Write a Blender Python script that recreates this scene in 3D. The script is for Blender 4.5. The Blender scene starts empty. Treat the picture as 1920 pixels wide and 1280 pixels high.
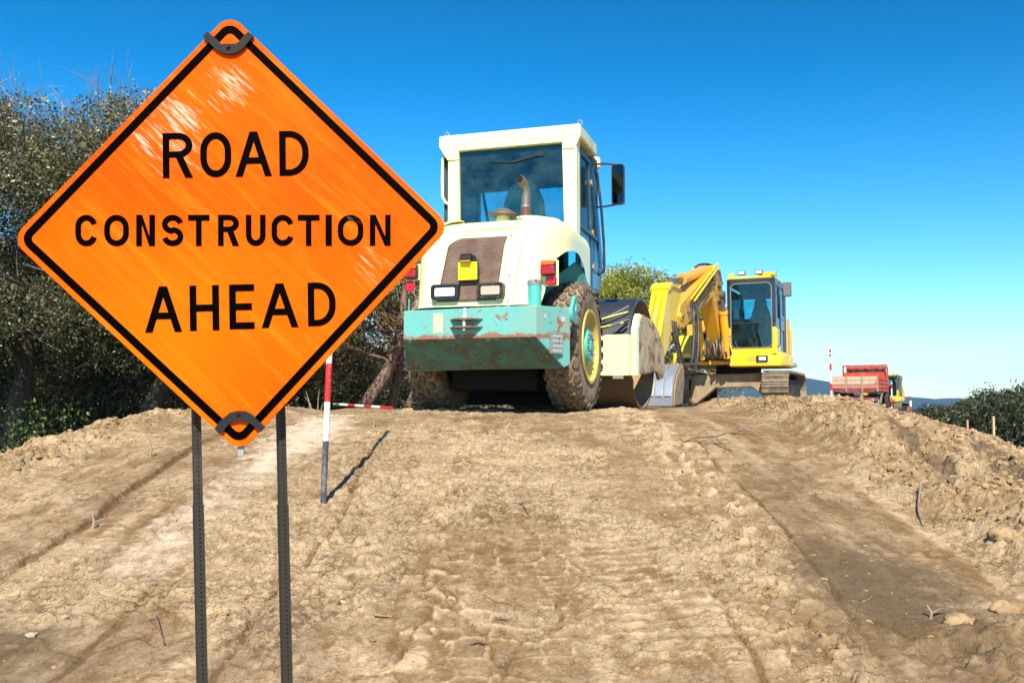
import bpy, bmesh, math, random
import numpy as np
from mathutils import Vector, Matrix
S = bpy.context.scene
COL = S.collection
R = math.radians
PI = math.pi
EYE = 0.07                      # eye height above the flat ground on the crest
FPX = 1707.0
PITCH = math.atan(117.0 / FPX)
SUN_EL, SUN_AZ = R(43.5), R(2.0)  # light travels towards +Y, a touch to the right

# ---------------------------------------------------------------- helpers
def tag(o, label=None, cat=None, group=None, kind=None):
    if label: o['label'] = label
    if cat: o['category'] = cat
    if group: o['group'] = group
    if kind: o['kind'] = kind
    return o

def empty(name, loc=(0, 0, 0), yaw=0.0, label=None, cat=None, group=None):
    o = bpy.data.objects.new(name, None)
    COL.objects.link(o)
    o.location = loc
    o.rotation_euler = (0, 0, -R(yaw))
    o.empty_display_size = .2
    return tag(o, label, cat, group)

def copy_tree(o, parent=None):
    c = o.copy()
    COL.objects.link(c)
    if parent is not None:
        c.parent = parent
    for ch in list(o.children):
        copy_tree(ch, c)
    return c

class MB:
    """collects shapes, links them as one mesh object"""
    def __init__(s, M=None):
        s.v = []; s.f = []; s.M = M
    def add(s, vs, fs):
        b = len(s.v)
        s.v += [tuple(p) for p in vs]
        s.f += [tuple(b + i for i in f) for f in fs]
        return s
    def box(s, x0, x1, y0, y1, z0, z1):
        return s.add([(x0,y0,z0),(x1,y0,z0),(x1,y1,z0),(x0,y1,z0),(x0,y0,z1),(x1,y0,z1),(x1,y1,z1),(x0,y1,z1)],
                     [(0,3,2,1),(4,5,6,7),(0,1,5,4),(1,2,6,5),(2,3,7,6),(3,0,4,7)])
    def bar(s, a, b, w, h, up=(0, 0, 1)):
        a, b = Vector(a), Vector(b); d = (b - a).normalized(); u = Vector(up)
        r = d.cross(u)
        if r.length < 1e-4: r = d.cross(Vector((1, 0, 0)))
        r.normalize(); u = r.cross(d)
        vs = []
        for p in (a, b):
            for i, j in ((-1,-1),(1,-1),(1,1),(-1,1)):
                vs.append(p + r * (i * w / 2) + u * (j * h / 2))
        return s.add(vs, [(0,1,2,3),(7,6,5,4),(0,4,5,1),(1,5,6,2),(2,6,7,3),(3,7,4,0)])
    def prism(s, poly, ax, a, b):
        def P(p, t):
            if ax == 'x': return (t, p[0], p[1])
            if ax == 'y': return (p[0], t, p[1])
            return (p[0], p[1], t)
        n = len(poly)
        vs = [P(p, a) for p in poly] + [P(p, b) for p in poly]
        fs = [tuple(range(n)), tuple(range(2*n-1, n-1, -1))]
        fs += [(i, (i+1) % n, n + (i+1) % n, n + i) for i in range(n)]
        return s.add(vs, fs)
    def tube(s, pts, r, n=8, caps=True):
        pts = [Vector(p) for p in pts]
        rs = r if isinstance(r, (list, tuple)) else [r] * len(pts)
        vs = []; N = None
        for i, p in enumerate(pts):
            t = (pts[min(i+1, len(pts)-1)] - pts[max(i-1, 0)])
            if t.length < 1e-9: t = Vector((0, 0, 1))
            t.normalize()
            if N is None:
                N = t.orthogonal().normalized()
            else:
                N = (N - t * N.dot(t))
                if N.length < 1e-6: N = t.orthogonal()
                N.normalize()
            B = t.cross(N)
            for k in range(n):
                a = 2 * PI * k / n
                vs.append(p + (N * math.cos(a) + B * math.sin(a)) * rs[i])
        fs = []
        for i in range(len(pts) - 1):
            for k in range(n):
                fs.append((i*n+k, i*n+(k+1) % n, (i+1)*n+(k+1) % n, (i+1)*n+k))
        if caps:
            fs.append(tuple(range(n-1, -1, -1)))
            fs.append(tuple(range((len(pts)-1)*n, len(pts)*n)))
        return s.add(vs, fs)
    def cyl(s, a, b, r, r2=None, n=20):
        return s.tube([a, b], [r, r if r2 is None else r2], n)
    def lathe(s, prof, c, ax=(0, 0, 1), n=32, closed=False, caps=True):
        """prof: (along, radius)"""
        c = Vector(c); ax = Vector(ax).normalized()
        u = ax.orthogonal().normalized(); w = ax.cross(u)
        vs = []
        for h, r in prof:
            for k in range(n):
                a = 2 * PI * k / n
                vs.append(c + ax * h + (u * math.cos(a) + w * math.sin(a)) * r)
        m = len(prof); fs = []
        for i in range(m if closed else m - 1):
            j = (i + 1) % m
            for k in range(n):
                fs.append((i*n+k, i*n+(k+1) % n, j*n+(k+1) % n, j*n+k))
        if not closed and caps:
            fs.append(tuple(range(n-1, -1, -1)))
            fs.append(tuple(range((m-1)*n, m*n)))
        return s.add(vs, fs)
    def grid(s, fn, nu, nv):
        vs = [fn(i / nu, j / nv) for j in range(nv + 1) for i in range(nu + 1)]
        fs = [(j*(nu+1)+i, j*(nu+1)+i+1, (j+1)*(nu+1)+i+1, (j+1)*(nu+1)+i) for j in range(nv) for i in range(nu)]
        return s.add(vs, fs)
    def build(s, name, mat, parent=None, smooth=None, bevel=0.0, seg=2, fix=True, solid=0.0):
        vs = s.v if s.M is None else [tuple(s.M @ Vector(p)) for p in s.v]
        me = bpy.data.meshes.new(name)
        me.from_pydata(vs, [], s.f)
        if fix:
            bm = bmesh.new(); bm.from_mesh(me)
            bmesh.ops.recalc_face_normals(bm, faces=bm.faces)
            bm.to_mesh(me); bm.free()
        if mat: me.materials.append(mat)
        if smooth is not None:
            me.polygons.foreach_set('use_smooth', [True] * len(me.polygons))
            me.set_sharp_from_angle(angle=R(smooth))
        me.update()
        o = bpy.data.objects.new(name, me)
        COL.objects.link(o)
        if solid:
            m = o.modifiers.new('Solidify', 'SOLIDIFY'); m.thickness = solid; m.offset = 0
        if bevel:
            m = o.modifiers.new('Bevel', 'BEVEL'); m.width = bevel; m.segments = seg
            m.limit_method = 'ANGLE'; m.angle_limit = R(35)
            if smooth is None:
                me.polygons.foreach_set('use_smooth', [True] * len(me.polygons))
                m.harden_normals = True
        if parent is not None: o.parent = parent
        return o

def np_mesh(name, V, F, mat, parent=None, smooth=False, attrs=None):
    """big meshes straight from numpy; F is (n,4) or (n,3)"""
    me = bpy.data.meshes.new(name)
    n, k = F.shape
    me.vertices.add(len(V)); me.vertices.foreach_set('co', V.astype(np.float32).ravel())
    me.loops.add(n * k); me.loops.foreach_set('vertex_index', F.astype(np.int32).ravel())
    me.polygons.add(n)
    me.polygons.foreach_set('loop_start', np.arange(0, n * k, k, dtype=np.int32))
    try: me.polygons.foreach_set('loop_total', np.full(n, k, dtype=np.int32))
    except Exception: pass
    me.update(calc_edges=True)
    if smooth: me.polygons.foreach_set('use_smooth', np.ones(n, dtype=bool))
    for an, (dom, arr) in (attrs or {}).items():
        a = me.attributes.new(an, 'FLOAT', dom)
        a.data.foreach_set('value', arr.astype(np.float32))
    me.materials.append(mat)
    o = bpy.data.objects.new(name, me); COL.objects.link(o)
    if parent is not None: o.parent = parent
    return o

# ---------------------------------------------------------------- materials
def srgb(r, g, b):
    f = lambda c: ((c/255.0)/12.92 if c/255.0 <= .04045 else ((c/255.0+.055)/1.055)**2.4)
    return (f(r), f(g), f(b), 1)
def nt(name):
    m = bpy.data.materials.new(name); m.use_nodes = True
    t = m.node_tree
    return m, t, t.nodes['Principled BSDF'], t.nodes, t.links
def setin(n, **k):
    for a, b in k.items():
        n.inputs[a.replace('_', ' ')].default_value = b
def noise(N, L, vec, scale, detail=4, rough=.55, dist=0):
    n = N.new('ShaderNodeTexNoise'); n.inputs['Scale'].default_value = scale
    n.inputs['Detail'].default_value = detail; n.inputs['Roughness'].default_value = rough
    n.inputs['Distortion'].default_value = dist
    if vec is not None: L.new(vec, n.inputs['Vector'])
    return n.outputs['Fac']
def ramp(N, L, fac, lo, hi):
    r = N.new('ShaderNodeMapRange'); r.inputs['From Min'].default_value = lo; r.inputs['From Max'].default_value = hi
    r.clamp = True; L.new(fac, r.inputs['Value']); return r.outputs['Result']
def mixc(N, L, fac, a, b):
    m = N.new('ShaderNodeMix'); m.data_type = 'RGBA'; m.clamp_factor = True
    for s, x in ((m.inputs[6], a), (m.inputs[7], b)):
        if isinstance(x, (tuple, list)): s.default_value = x if len(x) == 4 else (*x, 1)
        else: L.new(x, s)
    if isinstance(fac, float): m.inputs[0].default_value = fac
    else: L.new(fac, m.inputs[0])
    return m.outputs[2]
def math_(N, L, op, a, b=None, c=None):
    m = N.new('ShaderNodeMath'); m.operation = op
    for i, x in enumerate((a, b, c)):
        if x is None: continue
        if isinstance(x, (int, float)): m.inputs[i].default_value = x
        else: L.new(x, m.inputs[i])
    return m.outputs[0]
def objco(N, stretch=None, L=None):
    c = N.new('ShaderNodeTexCoord').outputs['Object']
    if stretch:
        mp = N.new('ShaderNodeMapping'); mp.inputs['Scale'].default_value = stretch
        L.new(c, mp.inputs['Vector']); return mp.outputs['Vector']
    return c
def bump(N, L, h, strength, dist, P):
    b = N.new('ShaderNodeBump'); b.inputs['Strength'].default_value = strength; b.inputs['Distance'].default_value = dist
    L.new(h, b.inputs['Height']); L.new(b.outputs['Normal'], P.inputs['Normal'])

RUST = (.16, .062, .028); DUST = (.36, .26, .155); MUD = (.20, .135, .075)
def paint(name, col, rough=.4, rust=0.0, dust=0.0, metal=0.0, rs=9.0, ds=3.0, rustcol=RUST, dustcol=DUST, var=.12, bmp=.15, zmud=None, coat=0.0, edge=None):
    """painted metal: colour drift, dust film, rust chips; zmud=(z_full, z_none) mud splash by height"""
    m, t, P, N, L = nt(name)
    co = objco(N)
    c = mixc(N, L, noise(N, L, co, 2.3, 3), tuple(x * (1 - var) for x in col), tuple(min(1, x * (1 + var)) for x in col))
    rf = None
    if dust:
        d = ramp(N, L, noise(N, L, co, ds, 6, .65), .62 - dust * .45, .80 - dust * .2)
        d = math_(N, L, 'MULTIPLY', d, min(1.0, .35 + dust))
        c = mixc(N, L, d, c, dustcol); rf = d
    if zmud:
        sx = N.new('ShaderNodeSeparateXYZ'); L.new(co, sx.inputs[0])
        z = ramp(N, L, sx.outputs['Z'], zmud[1], zmud[0])
        z = math_(N, L, 'ADD', z, math_(N, L, 'MULTIPLY', math_(N, L, 'SUBTRACT', noise(N, L, co, 7, 5, .7), .5), 1.6))
        z = ramp(N, L, z, .45, .75)
        c = mixc(N, L, z, c, MUD); rf = z if rf is None else math_(N, L, 'MAXIMUM', rf, z)
    if edge:                                    # worn strip: (z where it is strongest, z where it ends, strength)
        sx = N.new('ShaderNodeSeparateXYZ'); L.new(co, sx.inputs[0])
        e = math_(N, L, 'ADD', math_(N, L, 'MULTIPLY', ramp(N, L, math_(N, L, 'ABSOLUTE', math_(N, L, 'SUBTRACT', sx.outputs['Z'], edge[0])), edge[1] - edge[0], .0), .34 * edge[2]), noise(N, L, objco(N, (1, 1, 1.6), L), 11, 8, .72, .8))
        c = mixc(N, L, ramp(N, L, e, .70, .75), c, rustcol)
    if rust:
        r = ramp(N, L, noise(N, L, co, rs, 7, .7, .6), .70 - rust * .3, .73 - rust * .3)
        c = mixc(N, L, r, c, rustcol); rf = r if rf is None else math_(N, L, 'MAXIMUM', rf, r)
    L.new(c, P.inputs['Base Color'])
    P.inputs['Metallic'].default_value = metal
    if coat: P.inputs['Coat Weight'].default_value = coat
    if rf is not None:
        L.new(math_(N, L, 'MULTIPLY_ADD', rf, .85 - rough, rough), P.inputs['Roughness'])
    else:
        L.new(math_(N, L, 'MULTIPLY_ADD', noise(N, L, co, 6, 4), .25, rough - .1), P.inputs['Roughness'])
    if bmp: bump(N, L, noise(N, L, co, 26, 5, .6), bmp, .006, P)
    return m

def glass(name, tint=(.62, .86, .88), dirt=.12, film=(.30, .30, .27)):  # on the cab glass the dirt film also paints reflections
    m, t, P, N, L = nt(name)
    N.remove(P)
    tr = N.new('ShaderNodeBsdfTransparent'); tr.inputs[0].default_value = (*tint, 1)
    gl = N.new('ShaderNodeBsdfGlossy'); gl.inputs['Roughness'].default_value = .02
    df = N.new('ShaderNodeBsdfDiffuse'); df.inputs[0].default_value = (*film, 1)
    fr = N.new('ShaderNodeFresnel'); fr.inputs['IOR'].default_value = 1.5
    mx = N.new('ShaderNodeMixShader'); L.new(fr.outputs[0], mx.inputs[0]); L.new(tr.outputs[0], mx.inputs[1]); L.new(gl.outputs[0], mx.inputs[2])
    m2 = N.new('ShaderNodeMixShader')
    d = math_(N, L, 'MULTIPLY', ramp(N, L, noise(N, L, objco(N), 5, 6, .7), .35, .8), dirt)
    L.new(d, m2.inputs[0]); L.new(mx.outputs[0], m2.inputs[1]); L.new(df.outputs[0], m2.inputs[2])
    L.new(m2.outputs[0], N['Material Output'].inputs['Surface'])
    return m

def leafmat(name, c0, c1, c2, trans=.3):
    """c0..c2 by the per-leaf 'tint'"""
    m, t, P, N, L = nt(name)
    N.remove(P)
    a = N.new('ShaderNodeAttribute'); a.attribute_name = 'tint'
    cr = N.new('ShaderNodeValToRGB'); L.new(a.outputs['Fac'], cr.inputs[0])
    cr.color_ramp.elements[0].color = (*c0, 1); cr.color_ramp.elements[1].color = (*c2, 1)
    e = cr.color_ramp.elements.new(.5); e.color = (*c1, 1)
    d = N.new('ShaderNodeBsdfDiffuse'); tl = N.new('ShaderNodeBsdfTranslucent'); g = N.new('ShaderNodeBsdfGlossy')
    g.inputs['Roughness'].default_value = .45; g.inputs[0].default_value = (.5, .5, .45, 1)
    L.new(cr.outputs[0], d.inputs[0]); L.new(cr.outputs[0], tl.inputs[0])
    x = N.new('ShaderNodeMixShader'); x.inputs[0].default_value = trans
    L.new(d.outputs[0], x.inputs[1]); L.new(tl.outputs[0], x.inputs[2])
    y = N.new('ShaderNodeMixShader'); y.inputs[0].default_value = .07
    L.new(x.outputs[0], y.inputs[1]); L.new(g.outputs[0], y.inputs[2])
    L.new(y.outputs[0], N['Material Output'].inputs['Surface'])
    return m

def bark(name, c0, c1):
    m, t, P, N, L = nt(name)
    co = objco(N, (1, 1, .25), L)
    n = noise(N, L, co, 14, 6, .7)
    L.new(mixc(N, L, ramp(N, L, n, .35, .65), c0, c1), P.inputs['Base Color'])
    P.inputs['Roughness'].default_value = .95
    bump(N, L, n, .8, .03, P)
    return m

# ---------------------------------------------------------------- noise in numpy
def _h(ix, iy, seed):
    a = (ix.astype(np.int64) * 374761393 + iy.astype(np.int64) * 668265263 + seed * 1442695041) & 0xFFFFFFFF
    a = ((a ^ (a >> 13)) * 1274126177) & 0xFFFFFFFF
    a = ((a ^ (a >> 16)) * 2246822519) & 0xFFFFFFFF
    return ((a ^ (a >> 15)) & 0xFFFFFF) / float(0x1000000)
def vnoise(x, y, seed=0):
    ix, iy = np.floor(x), np.floor(y); fx, fy = x - ix, y - iy
    fx = fx*fx*fx*(fx*(fx*6-15)+10); fy = fy*fy*fy*(fy*(fy*6-15)+10)
    a = _h(ix, iy, seed); b = _h(ix+1, iy, seed); c = _h(ix, iy+1, seed); d = _h(ix+1, iy+1, seed)
    return (a*(1-fx)+b*fx)*(1-fy) + (c*(1-fx)+d*fx)*fy
def fbm(x, y, o=4, seed=0, g=.5):
    s = 0; a = 1; t = 0
    for i in range(o):
        s = s + a * vnoise(x * 2**i + 17.3*i, y * 2**i - 9.1*i, seed + i); t += a; a *= g
    return s / t * 2 - 1
def voro(x, y, seed=0, jit=.9, tilt=False):
    ix, iy = np.floor(x), np.floor(y)
    f1 = np.full(x.shape, 9.0); f2 = np.full(x.shape, 9.0); cid = np.zeros(x.shape); T = np.zeros(x.shape)
    for dx in (-1, 0, 1):
        for dy in (-1, 0, 1):
            cx, cy = ix + dx, iy + dy
            px = cx + .5 + (_h(cx, cy, seed) - .5) * jit; py = cy + .5 + (_h(cx, cy, seed + 7) - .5) * jit
            d = np.hypot(px - x, py - y)
            n1 = d < f1
            f2 = np.where(n1, f1, np.minimum(f2, d)); cid = np.where(n1, _h(cx, cy, seed + 13), cid); f1 = np.where(n1, d, f1)
            if tilt: T = np.where(n1, (_h(cx, cy, seed + 17) - .5) * (x - px) * 2 + (_h(cx, cy, seed + 19) - .5) * (y - py) * 2, T)
    return (f1, f2, cid, T) if tilt else (f1, f2, cid)
def sst(a, b, x):
    t = np.clip((x - a) / (b - a), 0, 1); return t*t*(3-2*t)
def spl(x, k):
    return np.logaddexp(0, k * x) / k
# ---------------------------------------------------------------- ground
def rim_shade_groove(X, Y):
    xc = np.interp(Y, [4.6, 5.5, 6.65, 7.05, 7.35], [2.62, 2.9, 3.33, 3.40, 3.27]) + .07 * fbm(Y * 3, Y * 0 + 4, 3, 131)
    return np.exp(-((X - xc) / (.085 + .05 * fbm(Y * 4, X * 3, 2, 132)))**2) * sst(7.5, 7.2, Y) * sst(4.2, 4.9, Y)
def rim_shade_groove2(X, Y):
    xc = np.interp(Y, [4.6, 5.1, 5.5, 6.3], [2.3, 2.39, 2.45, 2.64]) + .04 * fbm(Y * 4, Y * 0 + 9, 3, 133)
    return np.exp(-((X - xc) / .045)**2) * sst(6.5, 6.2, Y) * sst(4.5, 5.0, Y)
ROUGH = [None]
def ground_z(X, Y, fine=True):
    """height of the earth embankment, its loose edges and the lower land around it; returns z, berm mask"""
    X = np.asarray(X, float); Y = np.asarray(Y, float)
    X = X - .48 * spl(Y - 13, .5)               # the embankment bends to the right beyond the machines
    z = -.157 * spl(7.5 - Y, 1.8) + .0 * X
    z = np.where(Y < 1.0, np.maximum(z, -1.35 + .02 * Y), z)
    z = z - .022 * spl(Y - 30, .3) + .014 * spl(Y - 50, .2)
    near = sst(15, 9, Y) * sst(-.5, 1.2, Y)
    wob = fbm(Y * .55, Y * 0 + 3.1, 3, 5)
    # right-hand tipped edge
    xt = 1.95 + .14 * wob - .12 * sst(8, 14, Y)
    bh = (.115 + .05 * sst(5.0, 6.5, Y) - .045 * sst(7.0, 8.6, Y)) * (1 + .30 * fbm(X * .8, Y * .8, 3, 21)) * (1 - .75 * sst(11, 20, Y))
    rb = sst(0, .36, X - xt)
    rate = .34 - .20 * sst(6.0, 9.5, Y)
    fall = rate * spl(X - 2.72, 7) + .46 * spl(X - 4.45, 2.5)
    fall = np.where(fall > 5.5, 5.5 + (fall - 5.5) * .04, fall)
    fall = np.minimum(fall, 7.0)
    # left-hand edge
    xl = -2.62 + .14 * fbm(Y * .6, Y * 0 + 8.4, 3, 9)
    lb = sst(0, .45, xl - X)
    lh = .09 * (1 + .5 * fbm(X * .9, Y * .9, 3, 31)) * (1 - .5 * sst(12, 20, Y))
    lf = np.minimum(.36 * spl(-X - 3.05, 5), 1.7)
    z = z + rb * bh + lb * lh - fall - lf
    # near heap bottom right
    hp = np.exp(-(((X - 1.95) / .55)**2 + ((Y - 2.75) / .42)**2))
    z = z + .09 * hp
    berm = np.clip(np.maximum(np.maximum(rb, lb), hp * 1.3), 0, 1)
    z = z + .05 * fbm(X * .35, Y * .35, 3, 2) * sst(.5, 2, np.abs(X)) * sst(40, 15, Y)
    if not fine: return z, berm
    road = (1 - berm) * near
    loose = berm * near * (1 - .5 * sst(5.6, 8.2, Y))
    dry = 0 * X
    # --- loose clods
    d = 0
    wx = X + .05 * fbm(X * 6, Y * 6, 2, 61); wy = Y + .05 * fbm(X * 6 + 9, Y * 6, 2, 62)
    for sc, am, sd in ((1.7, .060, 41), (4.7, .036, 42), (9.3, .034, 43), (19., .026, 44), (38., .016, 45)):
        f1, f2, c, T = voro(wx * sc, wy * sc, sd, .95, True)
        lump = (np.clip(1 - (f1 / .75)**2.0, 0, 1) * .45 + .55 + T * .9) * (.2 + .8 * c) * sst(.0, .11, f2 - f1)
        d = d + am * (lump - .35) * (.40 + .8 * (c > .5))
        dry = dry + loose * (lump - .32) * .45
    f1, f2, c = voro(wx * 3.6, wy * 5.0, 46)
    pit = np.where(c > .80, 1.0, 0.0) * sst(.46, .22, f1)
    d = d - .10 * pit
    dry = dry - loose * pit * .5
    z = z + loose * (d + .03 * fbm(X * 3, Y * 3, 3, 51))
    # --- rolled road: shallow undulation
    z = z + road * (.012 * fbm(X * 1.5, Y * .9, 3, 71) + (.0035 * fbm(X * 9, Y * 7, 4, 73, .55) if True else 0))
    # dried plates with lifted, broken edges (patches)
    pm = sst(-.06, .26, fbm(X * 1.1, Y * .8, 3, 77) + .45 * np.exp(-((X + .15) / .75)**2) - .12)
    smooth = np.clip(1.0 * sst(-1.0, -1.25, X + .1 * wob) * sst(.25, -.15, fbm(X * .9, Y * .9, 3, 74)) + sst(1.12, 1.22, X + .07 * wob) * sst(1.98, 1.8, X) * sst(2.6, 3.1, Y), 0, 1)
    pm = pm * (1 - .85 * smooth)
    px = X + .03 * fbm(X * 14, Y * 14, 2, 78); py = Y + .03 * fbm(X * 14 + 5, Y * 14, 2, 79)
    for sx_, sy_, am, cut, wt, sd in ((5.0, 3.4, .011, .58, pm, 81), (14., 9.5, .008, .62, (.25 + .75 * pm) * (1 - .7 * smooth), 83), (27., 20., .0062, .66, (.35 + .65 * pm) * (1 - .7 * smooth), 85), (52., 44., .0045, .72, (.5 + .5 * pm) * (1 - .6 * smooth), 86)):
        f1, f2, c, T = voro(px * sx_ + .12 * fbm(px * sx_ * 2, py * sx_ * 2, 2, sd + 50), py * sy_, sd, .95, True)
        on = np.where(c > cut, 1.0, 0.0) * sst(.03, .12, f2 - f1)
        z = z + road * wt * am * on * np.maximum(.5 + 1.0 * (c - cut) / (1 - cut) + 1.5 * T, .12)
        rim = sst(.03, .10, f2 - f1) * sst(.34, .14, f2 - f1)
        dry = dry + wt * np.where(c > cut, 1.0, 0.0) * (.50 * rim + .16) - wt * np.where(c > cut, 1.0, 0.0) * .7 * sst(.06, .0, f2 - f1)
    # long faint streaks up the track
    sk = fbm((X + .05 * wob) * 7.5, Y * .45, 4, 75, .65)
    dry = dry + (.38 + .25 * smooth) * sk
    # crack web
    f1, f2, c = voro(X * 3.1 + .2 * fbm(X * 5, Y * 5, 3, 87), Y * 2.3 + .2 * fbm(X * 5 + 3, Y * 5, 3, 88), 89)
    ck = sst(.030, .0, f2 - f1) * sst(.50, .72, vnoise(X * 1.6, Y * 1.6, 90))
    z = z - road * .016 * ck
    dry = dry - .9 * ck
    # crawler track: short broken cleat prints
    w = .07 * fbm(X * 3, Y * 3, 3, 91)
    tr = sst(.22, .36, X + w) * sst(1.0, .80, X + w) * sst(-.22, .25, fbm(X * 2.6, Y * 2.2, 4, 92)) * sst(5.2, 3.2, Y)
    ph = (Y + .05 * fbm(X * 3.1, Y * 2, 4, 93)) / .085
    rid = 1 - np.abs((ph % 1.0) - .5) * 2
    rj = sst(.45, .58, rid + .8 * fbm(X * 15, Y * 19, 4, 96, .6))
    z = z + road * tr * .0075 * rj
    dry = dry + tr * (rj - .4) * .55
    # lug prints of the roller's tyres, running up the track in lanes
    for x0, hw_, st_ in ((-.66, .20, 1.0), (-.20, .20, .9), (.12, .14, .6), (-1.75, .2, .5), (.62, .16, .35)):
        xw = X - x0 - .05 * fbm(Y * .6, Y * 0 + x0 * 7, 2, 97)
        tm = sst(-hw_, -hw_ + .07, xw) * sst(hw_, hw_ - .07, xw) * sst(-.45, .05, fbm(X * 2, Y * .9, 3, 94))
        f1, f2, c, T = voro(xw * 9.5 + .12 * fbm(X * 9, Y * 9, 3, 98), Y * 8.0 + .12 * fbm(X * 9 + 4, Y * 9, 3, 99), 95, .45, True)
        wall = sst(.20, .06, f2 - f1) * sst(-.35, .15, fbm(X * 7, Y * 7, 3, 100))
        z = z + road * tm * st_ * (.0095 * wall + .003 * T)
        dry = dry + tm * st_ * (.75 * wall - .30) * (1 - .6 * smooth)
    # broken ridge of squeezed-out mud along the rolled strips
    for x0, wd, am, sd in ((.98, .17, .030, 101), (-.36, .10, .016, 103)):
        xx = X - x0 - .10 * fbm(Y * 1.3, Y * 0 + sd, 3, sd)
        rm = np.exp(-(xx / wd)**2)
        f1, f2, c, T = voro(px * 11, py * 10, sd + 1, .95, True)
        lum = np.maximum(.75 + 1.4 * T, .1) * (c > .40) * sst(0, .12, f2 - f1)
        z = z + road * rm * am * (lum - .2)
        dry = dry + rm * (lum * .8 - .25)
    # long steps and grooves left by wheels and blade edges
    for x0, s, dep, y0, y1, sd in ((-.93, 1, .034, 1.5, 7.0, 111), (-2.12, -1, .028, 3.0, 6.5, 113), (.80, -1, .04, 1.5, 3.5, 115), (1.16, -1, .035, 3.0, 6.6, 117), (-1.22, 1, .012, 1.5, 3.6, 119)):
        xx = (X - x0 - .16 * fbm(Y * .45, Y * 0 + sd, 2, sd) - .018 * fbm(Y * 6, Y * 0 + sd, 3, sd + 1)) * s
        g = sst(y0 - .4, y0 + .3, Y) * sst(y1 + .4, y1 - .6, Y)
        dry = dry - 1.2 * g * np.exp(-((xx + .01) / .017)**2)
        z = z + road * g * dep * (sst(-.012, .012, xx) * np.exp(-np.maximum(xx, 0) / .28) - .8 * np.exp(-(xx / .02)**2) * .6)
    # groove carved under the painted shade along the rim of the right-hand slope
    z = z - near * (.05 * rim_shade_groove(X, Y) + .025 * rim_shade_groove2(X, Y))
    ROUGH[0] = np.clip(.15 + .85 * pm, 0, 1) * near * (1 - .8 * berm) * (1 - .9 * smooth)
    return z, berm, np.clip(dry, -1.2, 1.2) * near * (1 - .55 * berm)

def gz(x, y, fine=False):
    return float(ground_z(np.array([float(x)]), np.array([float(y)]), fine)[0][0])

def axis_pts(fine0, fine1, step, far0, far1, grow=1.09, s0=None):
    c = list(np.arange(fine0, fine1, step)); d = s0 or step; x = c[-1]; hi = []
    while x < far1:
        d *= grow; x += d; hi.append(x)
    d = s0 or step; x = c[0]; lo = []
    while x > far0:
        d *= grow; x -= d; lo.append(x)
    return np.array(lo[::-1] + c + hi)

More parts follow.
